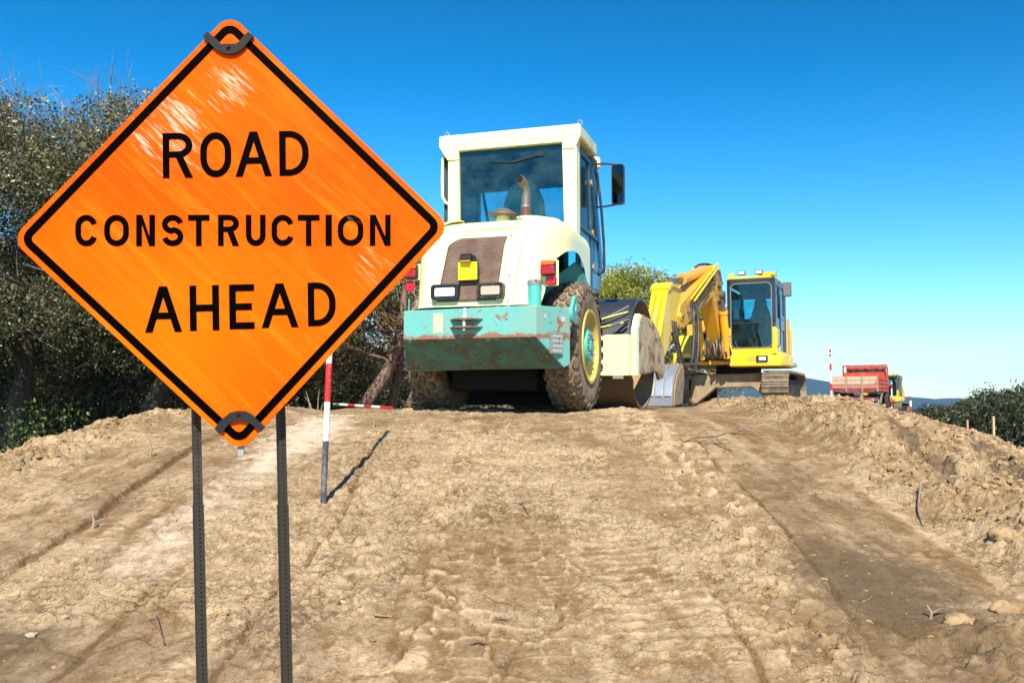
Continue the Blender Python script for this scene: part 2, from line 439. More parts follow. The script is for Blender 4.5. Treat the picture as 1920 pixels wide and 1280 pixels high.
def ground_mat():
    m, t, P, N, L = nt('soil')
    geo = N.new('ShaderNodeNewGeometry').outputs['Position']
    def attr(n):
        a = N.new('ShaderNodeAttribute'); a.attribute_name = n; return a.outputs['Fac']
    def vor(vec, scale, feat='F1', out='Distance'):
        v = N.new('ShaderNodeTexVoronoi'); v.feature = feat; v.inputs['Scale'].default_value = scale; L.new(vec, v.inputs['Vector']); return v.outputs[out]
    mp = N.new('ShaderNodeMapping'); mp.inputs['Scale'].default_value = (1.0, .6, 1); L.new(geo, mp.inputs['Vector'])
    mp = mp.outputs[0]
    nv = N.new('ShaderNodeTexNoise'); nv.inputs['Scale'].default_value = 22; nv.inputs['Detail'].default_value = 4; L.new(mp, nv.inputs['Vector'])
    va = N.new('ShaderNodeVectorMath'); va.operation = 'MULTIPLY_ADD'; L.new(nv.outputs['Color'], va.inputs[0]); va.inputs[1].default_value = (.05, .05, .05); L.new(mp, va.inputs[2])
    wv = va.outputs[0]
    dry = mixc(N, L, ramp(N, L, noise(N, L, geo, 2.6, 6, .62), .36, .64), (.24, .157, .084), (.425, .307, .188))
    # darker damp flecks between the dried skins
    st = ramp(N, L, noise(N, L, mp, 13, 8, .72, .5), .46, .60)
    c = mixc(N, L, math_(N, L, 'MULTIPLY', st, .82), dry, (.20, .112, .047))
    fl = ramp(N, L, noise(N, L, wv, 34, 5, .75, .3), .57, .66)
    c = mixc(N, L, math_(N, L, 'MULTIPLY', fl, .68), c, (.11, .066, .033))
    k = math_(N, L, 'ADD', math_(N, L, 'ADD', attr('dry'), math_(N, L, 'MULTIPLY', math_(N, L, 'SUBTRACT', noise(N, L, mp, 4.2, 7, .72, .8), .5), 1.5)), math_(N, L, 'MULTIPLY', math_(N, L, 'SUBTRACT', noise(N, L, wv, 30, 6, .7), .5), .9))
    c = mixc(N, L, math_(N, L, 'MULTIPLY', ramp(N, L, k, .12, .62), .72), c, (.575, .42, .255))
    c = mixc(N, L, math_(N, L, 'MULTIPLY', ramp(N, L, k, -.16, -.62), .7), c, (.125, .068, .03))
    dm = math_(N, L, 'ADD', attr('damp_and_shade'), math_(N, L, 'MULTIPLY', math_(N, L, 'SUBTRACT', noise(N, L, mp, 7, 8, .74, .5), .5), 1.5))
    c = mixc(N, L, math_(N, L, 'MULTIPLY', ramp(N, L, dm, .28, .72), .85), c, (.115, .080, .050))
    big = ramp(N, L, noise(N, L, mp, 1.5, 7, .66, .6), .50, .66)
    c = mixc(N, L, math_(N, L, 'MULTIPLY', big, .6), c, (.17, .10, .045))
    pl = math_(N, L, 'ADD', attr('pale'), math_(N, L, 'MULTIPLY', math_(N, L, 'SUBTRACT', noise(N, L, mp, 9, 7, .75), .5), 1.3))
    c = mixc(N, L, math_(N, L, 'MULTIPLY', ramp(N, L, pl, .42, .72), .8), c, (.70, .55, .41))
    c = mixc(N, L, attr('wood'), c, (.05, .045, .025))
    # flake skins: random cells at two sizes
    c1 = N.new('ShaderNodeSeparateColor'); L.new(vor(wv, 30, 'F1', 'Color'), c1.inputs[0])
    c2 = N.new('ShaderNodeSeparateColor'); L.new(vor(wv, 75, 'F1', 'Color'), c2.inputs[0])
    f1 = ramp(N, L, c1.outputs[0], .55, .62); f2 = ramp(N, L, c2.outputs[0], .6, .68)
    keep = ramp(N, L, math_(N, L, 'ADD', math_(N, L, 'SUBTRACT', attr('rough'), attr('wood')), math_(N, L, 'MULTIPLY', math_(N, L, 'SUBTRACT', noise(N, L, geo, 2.2, 4), .5), .8)), .12, .62)
    c = mixc(N, L, math_(N, L, 'MULTIPLY', math_(N, L, 'MULTIPLY', f1, keep), .42), c, (.60, .42, .235))
    c = mixc(N, L, math_(N, L, 'MULTIPLY', math_(N, L, 'MULTIPLY', f2, keep), .34), c, (.62, .45, .27))
    e1 = ramp(N, L, vor(wv, 30, 'DISTANCE_TO_EDGE'), .05, .0); e2 = ramp(N, L, vor(wv, 9, 'DISTANCE_TO_EDGE'), .022, .0)
    em = math_(N, L, 'MAXIMUM', math_(N, L, 'MULTIPLY', math_(N, L, 'MULTIPLY', e1, f1), .6), math_(N, L, 'MULTIPLY', e2, ramp(N, L, noise(N, L, geo, 3.5, 4), .58, .66)))
    c = mixc(N, L, math_(N, L, 'MULTIPLY', math_(N, L, 'MULTIPLY', em, keep), .42), c, (.085, .045, .02))
    g = noise(N, L, geo, 160, 3, .7)
    c = mixc(N, L, math_(N, L, 'MULTIPLY', ramp(N, L, g, .58, .70), .38), c, (.10, .058, .028))
    L.new(c, P.inputs['Base Color'])
    P.inputs['Roughness'].default_value = .95
    P.inputs['Specular IOR Level'].default_value = 0
    h = math_(N, L, 'ADD', noise(N, L, geo, 45, 8, .75), math_(N, L, 'MULTIPLY', g, .25))
    h = math_(N, L, 'ADD', h, math_(N, L, 'ADD', math_(N, L, 'MULTIPLY', f1, .40), math_(N, L, 'MULTIPLY', f2, .28)))
    h = math_(N, L, 'SUBTRACT', h, math_(N, L, 'MULTIPLY', em, .5))
    h = math_(N, L, 'MULTIPLY', h, math_(N, L, 'MULTIPLY_ADD', keep, .6, .34))
    bump(N, L, h, 1.0, .015, P)
    return m

def make_ground():
    xs = axis_pts(-3.9, 4.6, .0092, -2500, 2500, 1.075)
    ys = [1.3]; 
    while ys[-1] < 10.5: ys.append(ys[-1] + max(.0075, .0027 * ys[-1] if ys[-1] < 6 else .0165))
    d = .017
    while ys[-1] < 3150: d *= 1.075; ys.append(ys[-1] + d)
    lo = []; y = 1.3; d = .03
    while y > -60: d *= 1.3; y -= d; lo.append(y)
    ys = np.array(lo[::-1] + ys)
    X, Y = np.meshgrid(xs, ys)
    Z = np.zeros_like(X); B = np.zeros_like(X)
    fz = (Y < 15.5) & (X > -9) & (X < 12)
    z0, b0 = ground_z(X, Y, False)
    Z[:] = z0; B[:] = b0
    z1, b1, d1 = ground_z(X[fz], Y[fz], True)
    Z[fz] = z1; B[fz] = b1
    D = np.zeros_like(X); D[fz] = d1
    RO = np.zeros_like(X); RO[fz] = ROUGH[0]
    V = np.stack([X, Y, Z], -1).reshape(-1, 3)
    ny, nx = X.shape
    i = np.arange(nx - 1)[None, :] + np.arange(ny - 1)[:, None] * nx
    F = np.stack([i, i + 1, i + 1 + nx, i + nx], -1).reshape(-1, 4)
    g = lambda x, y, sx, sy: np.exp(-(((X - x) / sx)**2 + ((Y - y) / sy)**2))
    damp_and_shade = .75 * g(1.35, 3.45, .42, .55) + .50 * g(1.5, 4.9, .36, 1.4) + .62 * g(-1.75, 2.9, .7, .5) + .42 * g(-2.1, 4.4, .4, .9) + .38 * g(-.75, 2.9, .35, .6) + .4 * g(1.1, 2.6, .5, .35) + .22 * g(-.75, 5, .3, 1.2)
    damp_and_shade = damp_and_shade + .20 * B + 1.25 * rim_shade_groove(X, Y) + .8 * rim_shade_groove2(X, Y)  # rim bands are shadow painted dark through the damp mask
    pale = .55 * np.exp(-((X + 1.48 + .08 * fbm(Y * .7, Y * 0, 2, 3)) / .36)**2) * sst(2.6, 3.8, Y) * sst(10, 7.5, Y) + .20 * g(-1.35, 6.8, .7, 1.2) + .28 * g(.5, 3.9, .45, 1.6) + .04 * B + .2 * g(-2.6, 6, .5, 1)
    wood = sst(-4.2, -5.5, X) * sst(70, 40, Y) + sst(9, 16, X) * sst(20, 40, Y) + sst(60, 120, Y)
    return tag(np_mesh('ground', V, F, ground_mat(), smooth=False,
            attrs={'rough': ('POINT', RO.ravel()), 'dry': ('POINT', D.ravel()), 'damp_and_shade': ('POINT', damp_and_shade.ravel()), 'pale': ('POINT', pale.ravel()), 'wood': ('POINT', np.clip(wood, 0, 1).ravel())}),
            kind='structure')
GROUND = make_ground()
SOILMAT = GROUND.data.materials[0]

def clod_mat():
    m, t, P, N, L = nt('clod')
    geo = N.new('ShaderNodeNewGeometry').outputs['Position']
    c = mixc(N, L, ramp(N, L, noise(N, L, geo, 6, 6, .65), .35, .66), (.265, .165, .078), (.46, .315, .17))
    L.new(c, P.inputs['Base Color']); P.inputs['Roughness'].default_value = .95
    P.inputs['Specular IOR Level'].default_value = .15
    bump(N, L, noise(N, L, geo, 60, 6, .7), .7, .015, P)
    return m
CLOD = clod_mat()
def rock_verts(rng, sub=2, lo=.42, hi=.9, jit=.06):
    bm = bmesh.new(); bmesh.ops.create_icosphere(bm, subdivisions=sub, radius=1)
    V = np.array([v.co[:] for v in bm.verts]); F = np.array([[v.index for v in f.verts] for f in bm.faces]); bm.free()
    d = np.zeros(len(V))
    for k in range(12):
        n = rng.normal(size=3); n /= np.linalg.norm(n)
        h = rng.uniform(lo, hi); s = V @ n
        V = V - np.outer(np.maximum(s - h, 0), n)
    V += rng.normal(size=V.shape) * jit
    return V, F
def scatter_clods():
    rng = np.random.default_rng(4)
    protos = [rock_verts(rng, 2) for _ in range(7)]
    n = 15000
    right = np.stack([rng.uniform(1.85, 4.6, n), rng.uniform(2.2, 12, n)], 1)
    left = np.stack([rng.uniform(-3.9, -2.5, n // 3), rng.uniform(3.5, 11, n // 3)], 1)
    road = np.stack([rng.uniform(-2.6, 2.0, 2600), rng.uniform(1.9, 8, 2600)], 1)
    edge = np.stack([rng.normal(.98, .12, 500), rng.uniform(2.0, 6.5, 500)], 1)
    P = np.concatenate([right, left, road, edge])
    kind = np.concatenate([np.zeros(n), np.ones(n // 3), np.full(2600, 2), np.full(500, 3)])
    z, b, _d = ground_z(P[:, 0], P[:, 1], True)
    Vs = []; Fs = []; base = 0
    for i in range(len(P)):
        k = kind[i]
        if k < 2 and b[i] < .25 + .5 * rng.random(): continue
        if k == 2 and b[i] > .5: continue
        s = (.008 + .034 * rng.random()**3.2) if k == 0 else (.009 + .022 * rng.random()**4) if k == 1 else (.0035 + .013 * rng.random()**6) if k == 2 else (.006 + .022 * rng.random()**3)
        if k == 0: s *= .8 + .12 * max(0, 5 - P[i, 1]) + (.7 if rng.random() > .985 else 0)
        V, F = protos[rng.integers(7)]
        a = rng.uniform(0, 6.28); ca, sa = math.cos(a), math.sin(a)
        q = V * np.array([1, rng.uniform(.6, 1), rng.uniform(.45, .8) if k != 2 else rng.uniform(.25, .6)]) * s
        q = np.stack([q[:, 0] * ca - q[:, 1] * sa, q[:, 0] * sa + q[:, 1] * ca, q[:, 2]], 1)
        q += np.array([P[i, 0], P[i, 1], z[i] - s * .02])
        Vs.append(q); Fs.append(F + base); base += len(q)
    o = np_mesh('loose_clods', np.concatenate(Vs), np.concatenate(Fs), CLOD, smooth=False)
    tag(o, 'crumbly tan soil clods and crumbs scattered over the loose edges and the rolled track', 'soil clods', kind='stuff')
scatter_clods()
# ---------------------------------------------------------------- road sign
SIGN_Y = 1.27
SK = SIGN_Y / 2.18
QK = SIGN_Y / 1.62
def back(px, py, Y):
    """point of the view ray through a photo pixel at world depth Y"""
    dx = (px - 960) / FPX; dz = -(py - 640) / FPX
    d = (dx, math.cos(PITCH) - dz * math.sin(PITCH), math.sin(PITCH) + dz * math.cos(PITCH))
    t = Y / d[1]
    return (d[0] * t, Y, EYE + d[2] * t)

def sign_mats():
    m, t, P, N, L = nt('orange_sheeting')
    co = objco(N)
    mp = N.new('ShaderNodeMapping'); mp.inputs['Rotation'].default_value = (0, R(-43), 0); L.new(co, mp.inputs['Vector'])
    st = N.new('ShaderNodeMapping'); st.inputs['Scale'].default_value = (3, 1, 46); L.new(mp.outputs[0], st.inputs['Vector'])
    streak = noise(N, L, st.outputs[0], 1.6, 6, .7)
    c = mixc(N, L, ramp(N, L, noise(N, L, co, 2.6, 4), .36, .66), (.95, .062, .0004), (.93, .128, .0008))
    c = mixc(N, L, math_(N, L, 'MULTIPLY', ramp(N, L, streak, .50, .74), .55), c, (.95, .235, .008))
    # highlight streaks painted pale into the sheeting colour (two patches)
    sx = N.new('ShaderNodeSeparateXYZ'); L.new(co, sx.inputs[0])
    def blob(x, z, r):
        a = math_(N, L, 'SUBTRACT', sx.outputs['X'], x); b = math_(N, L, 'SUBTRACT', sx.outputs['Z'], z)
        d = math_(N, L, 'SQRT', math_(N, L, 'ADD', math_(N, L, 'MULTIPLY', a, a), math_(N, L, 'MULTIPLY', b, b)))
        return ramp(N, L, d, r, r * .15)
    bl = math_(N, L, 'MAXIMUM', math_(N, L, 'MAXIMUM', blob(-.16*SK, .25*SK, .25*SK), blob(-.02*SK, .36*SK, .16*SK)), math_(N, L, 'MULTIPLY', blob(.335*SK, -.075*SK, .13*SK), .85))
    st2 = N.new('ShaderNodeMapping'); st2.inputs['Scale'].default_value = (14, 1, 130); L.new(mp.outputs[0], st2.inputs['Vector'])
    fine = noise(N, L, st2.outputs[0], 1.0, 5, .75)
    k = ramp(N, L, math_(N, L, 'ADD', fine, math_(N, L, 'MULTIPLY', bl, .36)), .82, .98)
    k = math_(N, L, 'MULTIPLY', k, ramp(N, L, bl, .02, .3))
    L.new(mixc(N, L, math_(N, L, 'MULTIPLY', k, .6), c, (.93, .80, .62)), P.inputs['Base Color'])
    P.inputs['Roughness'].default_value = .45
    P.inputs['Specular IOR Level'].default_value = .04
    # fine sheeting weave
    w1 = N.new('ShaderNodeTexWave'); w1.inputs['Scale'].default_value = 60; w1.bands_direction = 'X'; L.new(mp.outputs[0], w1.inputs['Vector'])
    bump(N, L, math_(N, L, 'ADD', streak, math_(N, L, 'MULTIPLY', w1.outputs['Fac'], .05)), .2, .003, P)
    b, t, P2, N, L = nt('sign_black')
    co = objco(N); mp = N.new('ShaderNodeMapping'); mp.inputs['Rotation'].default_value = (0, R(-43), 0); L.new(co, mp.inputs['Vector'])
    st = N.new('ShaderNodeMapping'); st.inputs['Scale'].default_value = (30, 1, 150); L.new(mp.outputs[0], st.inputs['Vector'])
    s = ramp(N, L, math_(N, L, 'MULTIPLY', noise(N, L, st.outputs[0], 1.2, 6, .8), ramp(N, L, noise(N, L, co, 9, 2), .52, .70)), .50, .66)
    L.new(mixc(N, L, math_(N, L, 'MULTIPLY', s, .42), (.0009, .0008, .0008), (.22, .20, .17)), P2.inputs['Base Color'])
    P2.inputs['Roughness'].default_value = .4; P2.inputs['Specular IOR Level'].default_value = .02
    return m, b

def curve_mesh(name, polys, y, depth, mat, parent):
    """filled outlines (holes by even-odd) in the XZ plane, given thickness"""
    cu = bpy.data.curves.new(name, 'CURVE'); cu.dimensions = '2D'; cu.fill_mode = 'BOTH'; cu.extrude = depth / 2
    for p in polys:
        sp = cu.splines.new('POLY'); sp.points.add(len(p) - 1)
        for i, (x, z) in enumerate(p): sp.points[i].co = (x, z, 0, 1)
        sp.use_cyclic_u = True
    ob = bpy.data.objects.new(name, cu); COL.objects.link(ob)
    dg = bpy.context.evaluated_depsgraph_get()
    me = bpy.data.meshes.new_from_object(ob.evaluated_get(dg))
    bpy.data.objects.remove(ob); bpy.data.curves.remove(cu)
    me.transform(Matrix(((1,0,0,0),(0,0,1,y),(0,1,0,0),(0,0,0,1))))
    bm = bmesh.new(); bm.from_mesh(me); bmesh.ops.recalc_face_normals(bm, faces=bm.faces); bm.to_mesh(me); bm.free()
    me.materials.clear(); me.materials.append(mat); me.name = name
    o = bpy.data.objects.new(name, me); COL.objects.link(o); o.parent = parent
    return o

# --- block letters, unit cap height; s = stroke
def arc(cx, cy, rx, ry, a0, a1, n=14):
    return [(cx + rx * math.cos(R(a0 + (a1 - a0) * i / n)), cy + ry * math.sin(R(a0 + (a1 - a0) * i / n))) for i in range(n + 1)]
def thick(pts, s):
    L_, R_ = [], []
    for i, p in enumerate(pts):
        a = pts[max(i-1, 0)]; b = pts[min(i+1, len(pts)-1)]
        dx, dy = b[0]-a[0], b[1]-a[1]; l = math.hypot(dx, dy); nx, ny = -dy/l*s/2, dx/l*s/2
        L_.append((p[0]+nx, p[1]+ny)); R_.append((p[0]-nx, p[1]-ny))
    return L_ + R_[::-1]
def rounded(w, s, rr, inset=0):
    x0, x1, y0, y1 = inset, w - inset, inset, 1 - inset
    rx = (x1 - x0) / 2; ry = min(rr - inset, (y1 - y0) / 2)
    return arc(x1 - rx, y1 - ry, rx, ry, 0, 180, 18) + arc(x1 - rx, y0 + ry, rx, ry, 180, 360, 18)
def letter(ch, w, s):
    h = s / 2
    if ch == 'I': return [[(0,0),(w,0),(w,1),(0,1)]]
    if ch == 'T': return [[(w/2-h,0),(w/2+h,0),(w/2+h,1-s),(w,1-s),(w,1),(0,1),(0,1-s),(w/2-h,1-s)]]
    if ch == 'H': return [[(0,0),(s,0),(s,.5-h),(w-s,.5-h),(w-s,0),(w,0),(w,1),(w-s,1),(w-s,.5+h),(s,.5+h),(s,1),(0,1)]]
    if ch == 'E': return [[(0,0),(w,0),(w,s),(s,s),(s,.5-h),(w*.9,.5-h),(w*.9,.5+h),(s,.5+h),(s,1-s),(w,1-s),(w,1),(0,1)]]
    if ch == 'N': return [[(0,0),(s,0),(s,.70),(w-s*1.05,0),(w,0),(w,1),(w-s,1),(w-s,.30),(s*1.05,1),(0,1)]]
    if ch == 'A':
        c = w / 2; t = s * .58; b = s * 1.07
        k = lambda z: (c - t) * z           # outer left edge at height z
        inn = lambda z: k(z) + b
        zb, zt = .285, .285 + s * .95; ap = (c - b) / (c - t)
        return [[(0,0),(b,0),(inn(zb),zb),(w-inn(zb),zb),(w-b,0),(w,0),(c+t,1),(c-t,1)], [(inn(zt),zt),(w-inn(zt),zt),(c, min(ap, .93))]]
    if ch == 'O': return [rounded(w, s, .42), rounded(w, s, .42, s)]
    if ch == 'D':
        r = w * .66; e = .46
        o = [(0,0)] + arc(w-r, e, r, e, -90, 0, 16) + arc(w-r, 1-e, r, e, 0, 90, 16) + [(0,1)]
        i = [(s,s*.95)] + arc(w-r, e, r-s, e-s*.95, -90, 0, 16) + arc(w-r, 1-e, r-s, e-s*.95, 0, 90, 16) + [(s,1-s*.95)]
        return [o, i]
    if ch == 'R':
        q = .455; ry = (1 - q) / 2; rx = w * .48
        o = [(0,0),(s,0),(s,q),(w*.44,q),(w-s*1.12,0),(w+s*.05,0),(w*.44+s*1.12,q+.012)] + arc(w-rx, q+ry, rx, ry, -68, 90, 16) + [(0,1)]
        i = [(s,q+s*.92)] + arc(w-rx, q+ry, rx-s, ry-s*.92, -90, 90, 14) + [(s,1-s*.92)]
        return [o, i]
    if ch == 'U':
        c = [(h,1)] + arc(w/2, .36, w/2-h, .36-h, 180, 360, 20) + [(w-h,1)]
        return [thick(c, s)]
    if ch == 'C':
        c = arc(w/2, .62, w/2-h, .38-h, 18, 180, 18) + arc(w/2, .38, w/2-h, .38-h, 180, 342, 18)
        return [thick(c, s)]
    if ch == 'S':
        r1 = .27 - h/2 - .012
        c = arc(w/2, 1-h-r1, w/2-h, r1, 12, 258, 20) + arc(w/2, h+r1, w/2-h, r1, 82, -168, 20)
        return [thick(c, s)]

def rdiamond(pts, rad, n=10):
    """rounded convex polygon"""
    out = []; m = len(pts)
    for i in range(m):
        p, a, b = Vector(pts[i]), Vector(pts[i-1]), Vector(pts[(i+1) % m])
        u, v = (a - p).normalized(), (b - p).normalized()
        ang = u.angle(v); d = rad / math.tan(ang / 2)
        p0, p1 = p + u * d, p + v * d
        c = p + (u + v).normalized() * (rad / math.sin(ang / 2))
        a0 = math.atan2(p0.y - c.y, p0.x - c.x); a1 = math.atan2(p1.y - c.y, p1.x - c.x)
        da = (a1 - a0 + PI) % (2 * PI) - PI
        out += [(c.x + rad * math.cos(a0 + da * k / n), c.y + rad * math.sin(a0 + da * k / n)) for k in range(n + 1)]
    return out

def make_sign():
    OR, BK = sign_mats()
    cx, _, cz = back(441, 438, SIGN_Y)
    root = empty('road_sign', (cx, SIGN_Y, cz), 0, 'orange diamond warning sign reading ROAD CONSTRUCTION AHEAD on two perforated posts', 'road sign')
    root.location = (cx, SIGN_Y, cz)
    def Q(px, py, y=SIGN_Y):
        a = back(px, py, y); return (a[0] - cx, a[2] - cz)
    # sharp corners of the diamond, then rounded
    sharp = [Q(431.5, 26.5), Q(22.5, 449.5), Q(450.5, 848.5), Q(844.5, 424)]
    rad = .0285 * QK
    outl = rdiamond(sharp, rad)
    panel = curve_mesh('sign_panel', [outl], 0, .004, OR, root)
    cen = Vector((sum(p[0] for p in sharp) / 4, sum(p[1] for p in sharp) / 4))
    side = (Vector(sharp[0]) - Vector(sharp[1])).length
    def inset(d):
        k = 1 - d / (side / 2); return [tuple(cen + (Vector(p) - cen) * k) for p in sharp]
    curve_mesh('border_line', [rdiamond(inset(.0100*QK), .0215*QK), rdiamond(inset(.0236*QK), .0095*QK)], -.0026, .0012, BK, panel)
    # three lines of lettering: (text, x ranges in the photo, y top at left/right, y bottom at left/right)
    lines = [
        ('ROAD', [(306.5,362),(376.7,434.7),(442.5,510.5),(524.5,579.5)], (251, 246), (335, 329.5), .146),
        ('CONSTRUCTION', [(143,184),(197,243),(257,292),(305,345),(354,394),(410,449),(462,499),(510,552),(559,600),(611,623),(634,682),(694,733)], (403.5, 403.5), (462, 461), .180),
        ('AHEAD', [(273,342),(357,412),(431,478),(491,560),(578,630)], (538, 529), (624, 610), .150)]
    for txt, xr, yt, yb, s in lines:
        polys = []
        xa, xb = xr[0][0], xr[-1][1]
        for ch, (x0, x1) in zip(txt, xr):
            f = ((x0 + x1) / 2 - xa) / (xb - xa)
            t = yt[0] + (yt[1] - yt[0]) * f; b = yb[0] + (yb[1] - yb[0]) * f
            hgt = b - t; tilt = (yt[1] - yt[0]) / (xb - xa)
            for poly in letter(ch, (x1 - x0) / hgt, s):
                q = []
                for (u, v) in poly:
                    px = x0 + u * hgt + (v - .5) * hgt * tilt * .6
                    py = b - v * hgt + (px - (x0 + x1) / 2) * tilt
                    q.append(Q(px, py))
                polys.append(q)
        curve_mesh('lettering', polys, -.0026, .0012, BK, panel)
    # corner brackets
    CL = paint('black_bracket', (.0055, .0065, .008), .8, dust=0)
    def bracket(pts, hole, nm='corner_bracket'):
        q = [Q(*p) for p in pts]
        hq = [(Q(*hole)[0] + .0055 * SK * math.cos(a), Q(*hole)[1] + .0055 * SK * math.sin(a)) for a in [i * PI / 5 for i in range(10)]]
        return curve_mesh(nm, [q, hq], -.0058, .004, CL, root)
    bracket([(383.5,72.6),(391,63.4),(403.7,73),(411.5,79),(414.5,85),(417.5,86.3),(445.3,86),(450.8,82.5),(458.4,72.6),(468.3,63.6),(478,72),(469.4,81.4),(461.7,91),(453,99.5),(443,104.4),(432,105.7),(420,103.3),(408,96.7),(397,86.5),(389.5,79)], (432, 95.8))
    bracket([(405.5,803),(411,794),(422,783),(434,773),(448,769.5),(462,770),(474,776),(485,787),(499,800),(491,809),(483,803),(475,795),(464,790),(450,788.5),(436,791),(428,799),(420,810),(413,812)], (451.5, 779.5))
    # posts: square tubes punched with holes, standing behind the panel
    PM = paint('post_steel', (.036, .031, .024), .6, rust=.2, dust=.06, metal=.2, rustcol=(.10, .06, .035))
    DK = paint('post_inside_shade', (.01, .009, .008), .8, bmp=0)
    def post(top, bot, y):
        a = Vector(back(*top, y)); b = Vector(back(*bot, y))
        d = (b - a).normalized(); b2 = b + d * ((b.z - (gz(b.x, y) - .10)) / -d.z) if b.z > gz(b.x, y) else b
        a2 = a - d * .39                        # runs up behind the panel
        ax = (b2 - a2); ln = ax.length; w = .0136*QK; pitch = .0080*QK
        Mx = Matrix.Translation(a2 - Vector((cx, SIGN_Y, cz))) @ Vector((0, 0, -1)).rotation_difference(d).to_matrix().to_4x4() @ Matrix.Rotation(R(35), 4, 'Z')
        n = int(ln / pitch)
        def tubepart(z0, n0, n1, w, name, par):
            mb = MB(Mx)
            for f in range(4):
                rot = Matrix.Rotation(f * PI / 2, 4, 'Z')
                for i in range(n0, n1):
                    z1 = -i * pitch; zc = z1 - pitch / 2
                    o8 = [(-w/2, z1 - pitch), (0, z1 - pitch), (w/2, z1 - pitch), (w/2, zc), (w/2, z1), (0, z1), (-w/2, z1), (-w/2, zc)]
                    i8 = [(.00165*QK * math.cos(R(-135 + 45 * k)), zc + .00165*QK * math.sin(R(-135 + 45 * k))) for k in range(8)]
                    vs = [tuple(rot @ Vector((x, -w/2, z))) for x, z in o8 + i8]
                    mb.add(vs, [(k, (k+1) % 8, 8 + (k+1) % 8, 8 + k) for k in range(8)])
            return mb.build(name, PM, par, fix=False)
        o = tubepart(0, 0, n, w, 'post', root)
        ci = MB(Mx).box(-.0043, .0043, -.0043, .0043, -ln, 0).build('post_shade_core', DK, o)  # dark core added inside the tube so the holes read as shade
        k = int((.39 + (Vector(back(0, 952, y)).z * -1 + a.z)) / pitch)
        tubepart(0, k, n, w + .0024*QK, 'post_sleeve', o)
    post((367.5, 765), (379, 1280), SIGN_Y + .04)
    post((526, 765), (538, 1280), SIGN_Y + .04)
    ST = paint('strap_steel', (.30, .30, .29), .6, metal=.1, dust=.1)
    x, z = Q(450, 845)
    MB().box(x - .0045, x + .0045, .003, .007, z - .008, z + .03).build('mounting_strap', ST, root, bevel=.001)
make_sign()
